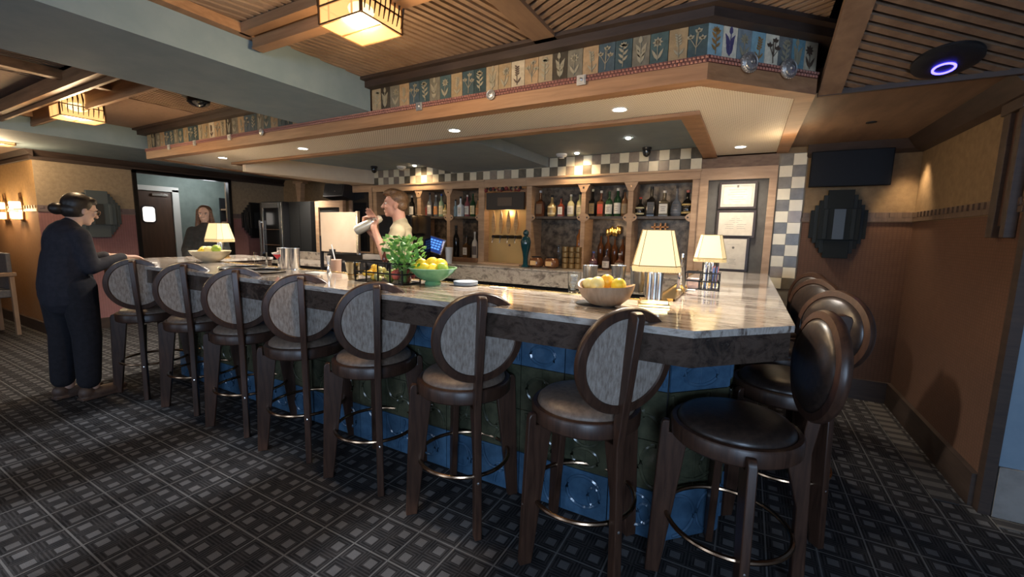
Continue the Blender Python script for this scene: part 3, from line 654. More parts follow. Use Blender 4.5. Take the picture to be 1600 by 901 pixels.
# ------------------------------------------------------------------ bar stools
def make_stool(group):
    t = thing('bar_stool', '', 'bar stool', (0, 0, 0), 0, group)
    MB().lathe([(.150, .615), (.218, .612), (.226, .620), (.228, .668), (.222, .678), (.206, .680), (.200, .672), (.150, .668), (.150, .615)], seg=48, cap=False).build('seat_ring', WOODD, t)
    MB().lathe([(0, .64), (.198, .66), (.203, .678), (.199, .692), (.185, .706), (.150, .719), (.09, .726), (0, .728)], seg=48).build('seat_cushion', SEATFAB, t)
    for k in range(1, 4):
        mb = MB(); mb.prism([(.236, 0), (.290, 0), (.264, .640), (.258, .655), (.250, .661), (.232, .661), (.232, .612), (.160, .608)], -.0155, .0155, 'y')
        o = mb.build('leg', WOODD, t, bevel=.004); o.rotation_euler = (0, 0, k*PI/2)
        z = .27; bo = MB().lathe([(0, .0), (.006, .0), (.006, .003), (0, .005)], axis='x', seg=12, c=(.2755, 0, z)).build('bolt', STEEL, o)
    mb = MB(); mb.prism([(.242, 0), (.288, 0), (.272, .38), (.262, .60), (.282, .74), (.338, 1.098), (.332, 1.112), (.315, 1.118), (.292, 1.116), (.284, 1.10), (.264, .93), (.228, .68), (.232, .60), (.175, .595), (.23, .38)], -.0165, .0165, 'y')
    o = mb.build('spine', WOODD, t, bevel=.004)
    MB().lathe([(0, .0), (.006, .0), (.006, .003), (0, .005)], axis='x', seg=12, c=(.274, 0, .27)).build('bolt', STEEL, o)
    R = Matrix.Translation((.252, 0, .927)) @ Matrix.Rotation(math.atan(.075), 4, 'Y')
    mb = MB(); mb.T = R     # backrest frame: round wooden hoop; lathe about local x
    mb.lathe([(.166, -.014), (.170, -.020), (.196, -.016), (.202, -.004), (.202, .008), (.197, .017), (.168, .020), (.162, .012), (.162, -.010), (.166, -.014)], axis='x', seg=56, cap=False)
    mb.build('backrest_frame', WOODD, t)
    mb = MB(); mb.T = R; mb.lathe([(.166, .004), (.165, .014), (.12, .0165), (0, .017)], axis='x', seg=48, cap=False); mb.build('backrest_panel', BACKFAB, t)
    mb = MB(); mb.T = R; mb.lathe([(0, -.048), (.06, -.046), (.11, -.040), (.148, -.030), (.166, -.018), (.170, -.008), (.166, .0)], axis='x', seg=48, cap=False); mb.build('backrest_cushion', LEATHER, t)
    mb = MB(); n = 48; mb.tube([(.222*math.cos(2*PI*i/n), .222*math.sin(2*PI*i/n), .275) for i in range(n)], .0095, 8, closed=True); mb.build('foot_ring', BRONZE, t)
    return t
front = [(-.548, 1.661), (-1.170, 1.657), (-1.787, 1.661), (-2.40, 1.66), (-3.02, 1.66), (-3.66, 1.66), (-4.32, 1.60)]
FRL = ['bar stool with a pale back, nearest of the seven along the long front',
       'second nearest bar stool along the long front, its round back woven grey brown',
       'third nearest bar stool along the long front, before the condiment caddy',
       'round backed bar stool in the middle of the seven along the long front',
       'round backed bar stool third from the far end, before the black plates',
       'round backed bar stool second from the far end, before the cream bowl of lemons',
       'round backed bar stool at the far end, touched by the standing woman in black']
s0 = make_stool('bar stools along the long front'); s0.location = (*front[0], 0); s0.rotation_euler = (0, 0, math.radians(-40.5)); s0['label'] = FRL[0]
for (x, y), lb, a in zip(front[1:], FRL[1:], (-41.5, -40, -36, -38, -38, -36)): dup(s0, (x, y, 0), math.radians(a), lb)
RT = [((.01, 1.762), 14, 'dark leather bar stool at the slanted bar corner, turned to show its glossy cushioned back'),
      ((.21, 2.42), 40, 'dark bar stool just behind the corner stool on the right side'),
      ((.21, 3.09), 40, 'bar stool third from the front on the right side, only its round back top showing'),
      ((.225, 3.70), 34, 'farthest bar stool on the right side, near the chequered tile column')]
s1 = None
for (x, y), a, lb in RT:
    s = dup(s0, (x, y, 0), math.radians(a), lb, 'bar stools on the right side')
    for ch in s.children:
        if ch.name.startswith('seat_cushion'):
            if s1 is None: s1 = ch.data.copy(); s1.materials[0] = LEATHER
            ch.data = s1

# ------------------------------------------------------------------ lanterns
LGLASS = mat('lantern_amber_glass', (.16, .09, .03), .4, emit=(1, .52, .18), estr=.75)
LGLASS.node_tree.nodes['Principled BSDF'].inputs['Alpha'].default_value = .62
LBULB = mat('lantern_bulb', (1, .9, .7), .4, emit=(1, .78, .42), estr=5)
LFRAME = mat('lantern_frame', (.20, .11, .05), .4, .7)
def lantern(loc, rz, label, w_, d_, h, e=18):
    s = 1.0
    t = thing('ceiling_lantern', label, 'lantern', loc, rz, 'box lanterns on the ceiling')
    mb = MB().box(-w_*.6, w_*.6, -d_*.6, d_*.6, h, h+.05*s); mb.build('canopy', LFRAME, t, bevel=.003)
    mb = MB()
    for sx in (-1, 1):
        for sy in (-1, 1): mb.box(sx*w_-.005, sx*w_+.005, sy*d_-.005, sy*d_+.005, 0, h)
    for z in (0, h*.45, h):
        mb.box(-w_, w_, -d_-.004, -d_+.004, z-.003, z+.004).box(-w_, w_, d_-.004, d_+.004, z-.003, z+.004).box(-w_-.004, -w_+.004, -d_, d_, z-.003, z+.004).box(w_-.004, w_+.004, -d_, d_, z-.003, z+.004)
    mb.box(-w_*.55-.003, -w_*.55+.003, -d_, -d_+.006, 0, h).box(w_*.55-.003, w_*.55+.003, -d_, -d_+.006, 0, h); mb.box(-w_, w_, -.003, .003, -.004, .003)
    mb.build('frame', LFRAME, t)
    mb = MB()
    a = .003
    mb.box(-w_+.005, w_-.005, -d_-.001, -d_+a, .005, h-.005).box(-w_+.005, w_-.005, d_-a, d_+.001, .005, h-.005).box(w_-a, w_+.001, -d_+.005, d_-.005, .005, h-.005).box(-w_-.001, -w_+a, -d_+.005, d_-.005, .005, h-.005)
    mb.box(-w_+.005, w_-.005, -d_+.005, d_-.005, .0, .003); mb.build('glass_panel', LGLASS, t)
    MB().ell((0, 0, h*.5), (w_*.42, d_*.5, h*.17), 20, 12).build('bulb', LBULB, t)
    for sx in (-1, 1):           # fanned iron leaves at the ends
        mb = MB()
        for k in range(9):
            y = -d_*.85+d_*1.7*k/8; x0 = sx*(w_+.004)
            mb.tube([(x0, y, h*1.0), (x0+sx*.022, y*1.05, h*.7), (x0+sx*.012, y*1.08, h*.35), (x0+sx*.002, y*1.05, h*.12)], [.0045, .006, .004, .002], 5)
        mb.build('iron_leaves', mat('iron_leaf', (.06, .035, .02), .45, .7), t)
    lamp('lantern_light', 'POINT', (loc[0], loc[1], loc[2]-.07), e, WARM, shadow_soft_size=.1)
    return t
lantern((-1.555, 1.415, 2.245), 0, 'big glowing box lantern on the near ceiling planks', .125, .115, .16, 18)
lantern((-4.88, 1.445, 2.225), 0, 'glowing box lantern beyond the blue beam', .11, .135, .20, 16)
lantern((-7.15, 1.42, 2.215), 0, 'glowing box lantern cut by the left edge', .11, .135, .20, 16)

# wall sconces
for x, lb in ((-8.06, 'double tier wall sconce nearer the room corner'), (-8.72, 'double tier wall sconce at the very left edge')):
    t = thing('wall_sconce', lb, 'wall light', (x, 1.77, 1.40), 0, 'wall sconces')
    MB().prism([(-.05, .0), (.05, 0), (.07, .12), (.05, .26), (.02, .30), (.02, .36), (-.02, .36), (-.02, .30), (-.05, .26), (-.07, .12)], -.02, 0, 'y').build('back_plate', LFRAME, t, bevel=.003)
    for z in (.07, .20):
        MB().box(-.10, .10, -.10, -.012, z-.05, z-.042).build('bracket', LFRAME, t)
        MB().lathe([(.035, -.04), (.05, -.03), (.055, .035), (.045, .045)], c=(0, -.06, z), seg=20).build('shade', mat('sconce_glass', (1, .8, .5), .4, emit=(1, .66, .28), estr=7), t)
    lamp('sconce_light', 'POINT', (x, 1.60, 1.53), 7, WARM, shadow_soft_size=.06)

# ------------------------------------------------------------------ table lamps with pleated shades
def table_lamp(loc, rz, label, s=1.0, e=5, es=2.6, glow=1):
    t = thing('table_lamp', label, 'table lamp', loc, rz, 'shaded lamps on the bar')
    mb = MB().box(-.065*s, .065*s, -.045*s, .045*s, 0, .012).box(-.058*s, .058*s, -.038*s, .038*s, .012, .030); mb.build('base', BRASS, t, bevel=.002)
    mb = MB()
    for sx in (-1, 0, 1): mb.lathe([(.013*s, .03), (.013*s, .19*s)], c=(sx*.021*s, 0, 0), seg=16)
    mb.build('column', CHROME if s > .9 else BRASS, t)
    def sq(w0, w1): return [(-w0, -w1), (w0, -w1), (w0, w1), (-w0, w1)]
    def octo(a, c=.75): return [(-a, -a*c*.7), (-a*c, -a), (a*c, -a), (a, -a*c*.7), (a, a*c*.7), (a*c, a), (-a*c, a), (-a, a*c*.7)]
    z0, z1 = .175*s, .325*s; b0, b1 = octo(.095*s), octo(.062*s)
    mb = MB(); vs = [(x, y, z0) for x, y in b0]+[(x, y, z1) for x, y in b1]; n = 8
    mb.add(vs, [(i, (i+1) % n, n+(i+1) % n, n+i) for i in range(n)])
    SH = mat('shade_cloth', (.50, .42, .26), .8, emit=(1, .76, .38), estr=es)
    o = mb.build('lamp_shade', SH, t, smooth=0); sm = o.modifiers.new('thick', 'SOLIDIFY'); sm.thickness = .002
    b2 = octo(.089*s); mb = MB(); vs = [(x, y, z0) for x, y in b0]+[(x, y, z0-.022*s) for x, y in b2]; mb.add(vs, [(i, n+i, n+(i+1) % n, (i+1) % n) for i in range(n)])
    FM = mat('shade_fringe', (.45, .36, .2), .8, emit=(1, .72, .32), estr=es*.55)
    o2 = mb.build('fringe', FM, t, smooth=0)
    mb = MB()
    for i in range(n):
        p, q = Vector(b0[i]+(0,)) , Vector(b0[(i+1) % n]+(0,)); k = max(2, int((q-p).length/.009))
        for j in range(k):
            c = p.lerp(q, (j+.5)/k); mb.ell((c.x*1.0, c.y*1.0, z0-.014*s), (.003, .003, .010*s), 6, 4)
    mb.build('bead', FM, t)
    mb = MB()
    for i in range(n):
        mb.tube([(b0[i][0]*1.01, b0[i][1]*1.01, z0), (b1[i][0]*1.01, b1[i][1]*1.01, z1)], .0014, 5)
    mb.tube([(x*1.01, y*1.01, z0+.003) for x, y in b0], .0022, 5, closed=True); mb.tube([(x*1.01, y*1.01, z1) for x, y in b1], .0016, 5, closed=True)
    mb.build('piping', mat('gold_piping', (.35, .22, .08), .6), t)
    lamp('table_lamp_bulb', 'POINT', (loc[0], loc[1], loc[2]+.15*s), e, WARM, shadow_soft_size=.03)
    lamp('table_lamp_glow', 'POINT', (loc[0], loc[1], loc[2]+.40*s), glow, WARM, shadow_soft_size=.05)
    return t
table_lamp((-.345, 1.93, 1.07), math.radians(14), 'largest table lamp with a bright fringed shade at the bar corner', 1.02, 2.6, .72, 5)
table_lamp((-.205, 2.98, 1.07), math.radians(5), 'smaller table lamp before the framed certificates', .98, 1.4, .45, .8)
table_lamp((-4.62, 2.32, 1.07), math.radians(15), 'table lamp with a yellow shade behind the cream bowl at the far end', 1.06, 2.5, .45, 3)

# ------------------------------------------------------------------ bowls and fruit
LEMON = mottled('lemon_skin', (.80, .56, .02), (.86, .66, .06), 60, .45, .15); LIME = mottled('lime_skin', (.28, .42, .04), (.38, .52, .07), 60, .45, .15)
ORANGE = mottled('orange_skin', (.85, .42, .02), (.9, .5, .04), 60, .45, .15); PLEM = mottled('pale_lemon_skin', (.78, .66, .22), (.83, .74, .33), 60, .5, .1)
TIPM = mat('fruit_stem_end', (.20, .18, .06), .7)
def fruit(name, c, r, mt, rot, label, group):
    mb = MB(); R = Matrix.Rotation(rot, 3, 'Z') @ Matrix.Rotation(.5*math.sin(rot*3), 3, 'Y'); L = 1.22 if 'lem' in name or 'lime' in name else 1.0
    prof = []
    for i in range(15):
        th = PI*i/14; z = -math.cos(th)*r*L; rr = r*math.sin(th)
        if L > 1 and i in (1, 13): rr *= .75
        if L > 1 and i in (0, 14): z *= 1.07
        prof.append((rr, z))
    mb.lathe(prof, seg=18, axis='x', cap=False); 
    vs = [R @ v for v in mb.v]; mb.v = vs
    o = mb.build(name, mt, loc=c); tag(o, label, name, group)
    tip = MB(); tip.ell(R @ Vector((r*L*1.05, 0, 0)), r*.13, 8, 5); tip.build('stem_end', TIPM, o)
    return o
# green footed bowl
gx, gy = -1.585, 1.925
t = thing('fruit_bowl', 'green glazed footed bowl heaped with lemons', 'bowl', (gx, gy, 1.07))
GREEN = mottled('green_glaze', (.10, .28, .13), (.18, .40, .20), 14, .15, .05)
MB().lathe([(.04, .003), (.045, 0), (.048, .012), (.04, .022), (.06, .028), (.095, .05), (.128, .083), (.140, .098), (.134, .098), (.09, .058), (.05, .036), (0, .032)], seg=44).build('bowl_body', GREEN, t)
MB().lathe([(.133, .097), (.141, .0975), (.141, .101), (.133, .101)], seg=44, cap=False).build('rim', mat('pale_green_rim', (.35, .55, .33), .2), t)
GL = ['lemon at the left of the green bowl, the tallest', 'lemon left of centre in the green bowl', 'lemon on top of the centre in the green bowl', 'lemon right of centre in the green bowl', 'low front lemon at the left rim of the green bowl', 'low front lemon in the middle of the green bowl', 'low front lemon towards the right of the green bowl']
for k, ((x, y, z), lb) in enumerate(zip([(-.085, .0, .118), (-.035, .03, .125), (.0, .0, .128), (.045, .02, .122), (-.08, -.055, .092), (-.015, -.055, .098), (.035, -.045, .095)], GL)):
    fruit('lemon', (gx+x*1.0, gy+y, 1.07+z), .031, LEMON, k*1.3, lb, 'lemons in the green bowl')
fruit('lime', (gx+.088, gy-.02, 1.07+.105), .027, LIME, .4, 'yellow green lime at the right of the green bowl', None)
# wooden bowl
bx, by = -.525, 1.80
t = thing('fruit_bowl', 'carved brown wooden bowl with a wavy rim holding citrus', 'bowl', (bx, by, 1.07))
mb = MB(); prof = [(.032, .0), (.065, .010), (.098, .040), (.112, .072), (.116, .092), (.108, .090), (.088, .05), (.055, .024), (0, .018)]; mb.lathe(prof, seg=48)
for i, v in enumerate(mb.v):
    a = math.atan2(v.y, v.x); k = max(0, (v.z-.03)/.06)
    mb.v[i] = Vector((v.x*1.06, v.y*.92, v.z+k*(.010*math.cos(2*a+.6)+.006*math.sin(3*a))))
mb.build('bowl_body', wood('bowl_wood', (.30, .18, .10), (.48, .33, .21), .5, (1, 4, 3), 3), t)
o = MB().lathe([(0, 0), (.085, 0), (.088, .004), (.085, .006), (0, .005)], seg=32).build('black_coaster', BLACK, loc=(bx-.055, by+.03, 1.07)); tag(o, 'round black coaster beside the wooden bowl', 'coaster')
for (x, y, z), nm, mt, lb in (((-.035, -.01, .095), 'lime', PLEM, 'pale greenish lime at the left in the wooden bowl'), ((-.005, .03, .105), 'orange', ORANGE, 'orange in the middle of the wooden bowl'), ((.055, .0, .095), 'lemon', LEMON, 'lemon at the right of the wooden bowl'), ((-.075, .02, .085), 'lemon', PLEM, 'pale lemon at the left rim of the wooden bowl')):
    fruit(nm, (bx+x, by+y, 1.07+z), .031, mt, x*40, lb, None)
# cream bowl at the far end
cx, cy = -4.15, 2.0
t = thing('fruit_bowl', 'cream bowl with lemons and a lime at the far end of the bar', 'bowl', (cx, cy, 1.07))
MB().lathe([(.05, 0), (.055, .004), (.10, .03), (.145, .075), (.158, .10), (.150, .10), (.10, .045), (0, .02)], seg=40).build('bowl_body', mottled('cream_glaze', (.50, .42, .28), (.62, .54, .38), 18, .35, .05), t)
for (x, y, z), nm, mt, lb in (((-.09, 0, .10), 'lemon', PLEM, 'pale lemon at the left of the cream bowl'), ((.03, -.02, .105), 'lemon', PLEM, 'pale lemon in the middle of the cream bowl'), ((.10, 0, .12), 'lime', LIME, 'green lime on the right of the cream bowl'), ((-.02, -.05, .09), 'lemon', LEMON, 'low yellow lemon at the front of the cream bowl')):
    fruit(nm, (cx+x, cy+y, 1.07+z), .036, mt, x*30, lb, None)

# ------------------------------------------------------------------ things on the bar
CLEAR = mat('clear_glass', (.95, .97, .97), .02, trans=1, ior=1.25)
def tin(loc, label, h=.13, r0=.030, r1=.042, mt=STEEL, flip=False):
    t = thing('shaker_tin', label, 'cocktail shaker tin', (*loc, 1.07), 0, 'steel shaker tins on the bar')
    p = [(r0, 0), (r0+.002, .004), (r1-.001, h-.004), (r1+.0015, h), (r1-.002, h), (r0, .01), (0, .008)]
    MB().lathe(p, seg=28).build('cup', mt, t)
    MB().lathe([(r0+.001, 0), (r0+.0035, .002), (r0+.0035, .006), (r0+.001, .008)], seg=28, cap=False).build('foot_rim', mt, t); return t
for x, y, h, lb in ((-.745, 2.24, .15, 'tall steel shaker tin leftmost behind the wooden bowl'), (-.62, 2.36, .15, 'steel shaker tin second from the left behind the wooden bowl'), (-.50, 2.30, .15, 'steel shaker tin third from the left behind the wooden bowl'), (-.405, 2.20, .16, 'big steel shaker tin just left of the lamp column')):
    tin((x, y), lb, h-.01)
t = thing('drinking_glass', 'clear tumbler of ice left of the steel tins', 'glass', (-.79, 2.12, 1.07)); MB().lathe([(.030, 0), (.036, .11), (.034, .11), (.028, .008), (0, .008)], seg=28).build('tumbler', CLEAR, t)
mb = MB()
for i in range(5): mb.box(-.015+.006*(i%2), .008+.004*i/2, -.015, .012, .012+i*.017, .026+i*.017)
mb.build('ice', mat('ice', (.8, .85, .88), .2, trans=.6, ior=1.2), t, bevel=.003)
# brass bar mat on the right wing
t = thing('bar_tray', 'long brass drip tray on the right wing of the bar', 'tray', (0, 0, 0)); MB().box(-.368, -.285, 2.12, 2.75, 1.0705, 1.074).build('tray_floor', BRASS, t)
mb = MB().box(-.370, -.364, 2.115, 2.755, 1.0705, 1.082).box(-.289, -.283, 2.115, 2.755, 1.0705, 1.082).box(-.37, -.283, 2.115, 2.121, 1.0705, 1.082).box(-.37, -.283, 2.749, 2.755, 1.0705, 1.082); mb.build('rim', BRASS, t)
t = thing('oil_bottle', 'slim clear glass bottle beside the big lamp', 'bottle', (-.30, 2.45, 1.07)); MB().lathe([(.022, 0), (.024, .01), (.020, .10), (.009, .15), (.008, .20)], seg=20).build('bottle_body', CLEAR, t); MB().lathe([(.0095, .195), (.0095, .215), (0, .217)], seg=14).build('stopper', STEEL, t)
t = thing('bar_caddy', 'black caddy with straws and napkins before the second lamp', 'caddy', (-.215, 2.72, 1.07))
mb = MB().box(-.09, .09, -.05, .05, 0, .004)
for x in (-.09, -.01, .05, .088): mb.box(x-.003, x+.003, -.053, -.047, 0, .10).box(x-.003, x+.003, .047, .053, 0, .10)
for z in (.05, .098): mb.box(-.093, .093, -.053, -.047, z-.004, z+.004).box(-.093, .093, .047, .053, z-.004, z+.004).box(-.093, -.087, -.05, .05, z-.004, z+.004).box(.085, .091, -.05, .05, z-.004, z+.004)
mb.build('frame', BLACK, t)
MB().box(-.08, -.02, -.04, .04, .005, .06).build('napkin_stack', mat('napkin', (.62, .45, .40), .9), t)
mb = MB()
rr = random.Random(3)
for i in range(14): 
    x = .0+.07*rr.random(); y = -.04+.08*rr.random(); mb.tube([(x, y, .005), (x+.03*(rr.random()-.5), y+.02*(rr.random()-.5), .125+.02*rr.random())], .0028, 6, m=i % 4)
mb.build('straws', [mat('straw_blue', (.12, .2, .45), .5), mat('straw_white', (.7, .7, .68), .5), mat('straw_red', (.5, .2, .22), .5), mat('straw_dark', (.03, .03, .04), .4)], t)
# square white napkins
for (x, y, a, w2, h2, lb) in ((-.28, 2.60, .1, .08, .05, 'white napkin stack before the straw caddy'), (-2.62, 1.93, .2, .12, .09, 'white napkin under the jigger on the bar'), (-4.35, 1.62, .5, .10, .07, 'folded white paper at the far left end of the bar'), (-1.20, 2.02, 0, .10, .03, 'flat pale card right of the green bowl')):
    o = MB().box(-w2/2, w2/2, -h2/2, h2/2, 0, .006).build('paper_napkin', mat('white_paper', (.72, .70, .66), .8), loc=(x, y, 1.0705 if x > -.9 else 1.071)); o.rotation_euler = (0, 0, a); tag(o, lb, 'napkin')
# small plates
t = thing('saucer_stack', 'stack of pale blue saucers right of the green bowl', 'saucer', (-1.42, 2.02, 1.07))
for k in range(3): MB().lathe([(.03, 0), (.07, .006), (.072, .010), (.03, .005), (0, .005)], c=(0, 0, .007*k), seg=32).build('saucer', mat('pale_blue_glaze', (.45, .52, .62), .25), t)
for x, y, lb in ((-2.95, 1.74, 'black round serving tray nearer the jigger'), (-3.30, 1.80, 'black round serving tray before the red cocktail')):
    t = thing('serving_tray', lb, 'tray', (x, y, 1.07), 0, 'black serving trays'); MB().lathe([(0, .002), (.14, .002), (.15, .014), (.155, .014), (.145, 0), (0, 0)], seg=40).build('tray_dish', BLACKM, t); MB().lathe([(.151, .0125), (.156, .0125), (.156, .016), (.151, .016)], seg=40, cap=False).build('rim', STEEL, t)
# martini glass
t = thing('martini_glass', 'stemmed glass with a red cocktail', 'cocktail', (-3.16, 2.0, 1.07))
MB().lathe([(0, 0), (.034, .001), (.030, .004), (.005, .008), (.004, .06), (.010, .066), (.052, .122), (.050, .122), (.006, .070)], seg=32).build('glass_body', CLEAR, t)
MB().lathe([(0, .070), (.009, .071), (.044, .110), (0, .110)], seg=32).build('red_drink', mat('red_drink', (.62, .05, .05), .2, emit=(.6, .04, .04), estr=.15), t)
MB().lathe([(0, .110), (.045, .110), (.050, .119), (.03, .124), (0, .124)], seg=32).build('foam', mat('foam', (.85, .68, .55), .8), t)
o = MB().lathe([(0, 0), (.048, 0), (.048, .115), (.045, .115), (.045, .01), (0, .01)], seg=28).build('drinking_glass', CLEAR, loc=(-3.40, 2.0, 1.07)); tag(o, 'clear straight glass left of the red cocktail', 'glass')
for k, (x, y) in enumerate(((-3.08, 2.02), (-3.0, 1.995), (-2.93, 2.025))):
    tin((x-.07, y+.0), ['steel tin just right of the red cocktail', 'steel tin middle of the trio by the red cocktail', 'steel tin rightmost of the trio by the red cocktail'][k], .16, .030, .036)
# jigger
t = thing('jigger', 'double ended steel jigger standing on the bar', 'jigger', (-2.56, 1.98, 1.07)); MB().lathe([(.022, 0), (.020, .004), (.008, .055), (.022, .125), (.020, .125), (.006, .058), (0, .056)], seg=24).build('cup', STEEL, t); MB().lathe([(.010, .052), (.0115, .056), (.010, .060)], seg=20, cap=False).build('waist_band', CHROME, t)
# gold tumbler
t = thing('pony_cup', 'ribbed champagne gold cup left of the condiment caddy', 'cup', (-2.14, 1.83, 1.07)); MB().lathe([(.030, 0), (.033, .01), (.046, .105), (.048, .108), (.044, .106), (.03, .012), (0, .01)], seg=28).build('cup', mat('champagne_metal', (.55, .50, .36), .22, 1), t); MB().lathe([(.036, .03), (.0385, .033), (.037, .037)], seg=28, cap=False).build('ridge', BRASS, t)
# condiment caddy
t = thing('condiment_caddy', 'black metal garnish caddy with fruit trays and bitters bottles', 'caddy', (-1.88, 1.86, 1.07), math.radians(0))
mb = MB(); W2, D2, H2 = .19, .075, .12
for x in (-W2, -W2*.5, 0, W2*.5, W2):
    mb.box(x-.0035, x+.0035, -D2-.003, -D2+.003, 0, H2); mb.box(x-.0035, x+.0035, D2-.003, D2+.003, 0, H2)
for z in (.004, .06, H2):
    mb.box(-W2, W2, -D2-.004, -D2+.004, z-.004, z+.004).box(-W2, W2, D2-.004, D2+.004, z-.004, z+.004).box(-W2-.004, -W2+.004, -D2, D2, z-.004, z+.004).box(W2-.004, W2+.004, -D2, D2, z-.004, z+.004)
mb.build('rack', BLACKM, t); MB().box(-W2, W2, -D2, D2, 0, .004).build('rack_floor', BLACKM, t)
for i, (c, nm) in enumerate((((.80, .50, .05), 'orange_garnish'), ((.62, .56, .22), 'lemon_garnish'), ((.30, .38, .08), 'lime_garnish'), ((.45, .06, .04), 'cherry_garnish'))):
    mb = MB(); rr = random.Random(i)
    for k in range(12): mb.ell((-W2+.05+i*.095+(rr.random()-.5)*.06, (rr.random()-.5)*.1, .02+rr.random()*.06), .018, 10, 6)
    mb.build(nm, mottled(nm+'_m', c, tuple(x*.8 for x in c), 40, .5), t)
MB().ell((.115, -.045, .055), .030, 18, 12).build('red_fruit', mottled('red_fruit_skin', (.55, .08, .06), (.65, .16, .10), 20, .4), t)
for x in (-.05, .02, .09, .15):
    b0 = MB().lathe([(.014, .12), (.015, .125), (.015, .155), (.006, .17), (.0055, .185)], c=(x, .03, 0), seg=14).build('dasher_bottle', mat('bitters_glass', (.09, .03, .02), .15), t)
    MB().lathe([(.0065, .183), (.004, .20), (0, .203)], c=(x, .03, 0), seg=12).build('dasher_cap', STEEL, b0)
# mint in a glass jar
t = thing('mint_jar', 'glass jar full of fresh green mint left of the green bowl', 'herb jar', (-1.715, 1.83, 1.07))
MB().lathe([(.036, 0), (.038, .01), (.040, .13), (.038, .13), (.035, .012), (0, .01)], seg=28).build('jar', CLEAR, t)
mb = MB(); ms = MB(); rr = random.Random(11)
for i in range(260):
    a = rr.uniform(0, 2*PI); h = rr.uniform(.09, .27); rad = rr.uniform(.0, .085)*(.6+.6*math.sin(min(1, (h-.08)/.19)*PI*.75))
    c = Vector((rad*math.cos(a)+(.035 if i % 3 == 0 else -.01), rad*math.sin(a), h)); L = rr.uniform(.024, .042)
    d = Vector((math.cos(a)*rr.uniform(.3, 1), math.sin(a)*rr.uniform(.3, 1), rr.uniform(-.3, .9))).normalized(); sd = d.cross(Vector((rr.uniform(-1, 1), rr.uniform(-1, 1), 1))).normalized()
    nn = d.cross(sd); wv = L*.38
    mb.add([c, c+d*L*.35+sd*wv+nn*.002, c+d*L*.35-nn*.003, c+d*L*.35-sd*wv+nn*.002, c+d*L*.75+sd*wv*.7, c+d*L*.75-nn*.002, c+d*L*.75-sd*wv*.7, c+d*L],
           [(0, 1, 2), (0, 2, 3), (1, 4, 5, 2), (2, 5, 6, 3), (4, 7, 5), (5, 7, 6)], i % 2)
    if i < 34 and i >= 0: ms.tube([(c.x*.12, c.y*.12, .012), (c.x*.35, c.y*.35, h*.5), tuple(c)], .0016, 5)
mb.build('mint_leaves', [mat('mint_green', (.10, .30, .05), .5), mat('mint_light', (.22, .45, .12), .5)], t, smooth=60); ms.build('mint_stems', mat('stem_green', (.20, .35, .10), .5), t)

# ------------------------------------------------------------------ back bar
YB = 4.577
# chequered tiles
chk = [mottled('cream_tile', (.66, .58, .42), (.72, .64, .46), 12, .3, .1), mottled('dark_tile', (.09, .075, .05), (.16, .13, .09), 12, .3, .1), mottled('taupe_tile', (.22, .17, .13), (.30, .24, .18), 12, .3, .1), mat('grout', (.2, .17, .13), .8)]
mb = MB(); n = 44; W = (4.86-.45)/n; rr = random.Random(5)
mb.box(-4.86, -.45, YB, YB+.32, 2.02, 2.23, 3)
for i in range(n):
    for r in range(2):
        d = (i+r) % 2; x = -4.86+i*W; mb.box(x+.0015, x+W-.0015, YB-.008, YB, 2.025+r*.1015, 2.025+(r+1)*.1015-.002, 0 if d else (1 if rr.random() < .65 else 2))
struct('trim_20', mb, chk, 'two rows of cream and dark chequered tiles above the bottle shelves', 'chequered tiles', smooth=0)
mb = MB(); mb.box(.185, .405, YB-.004, YB, .5, 2.12, 3)
for i in range(2):
    for r in range(12):
        x = .195+i*.1; z = 2.115-(r+1)*.1; d = (i+r) % 2; mb.box(x+.0015, x+.0985, YB-.012, YB-.004, z+.0015, z+.0985, 0 if d else (1 if rr.random() < .65 else 2))
struct('trim_21', mb, chk, 'chequered tile column beside the framed certificates', 'chequered tiles', smooth=0)
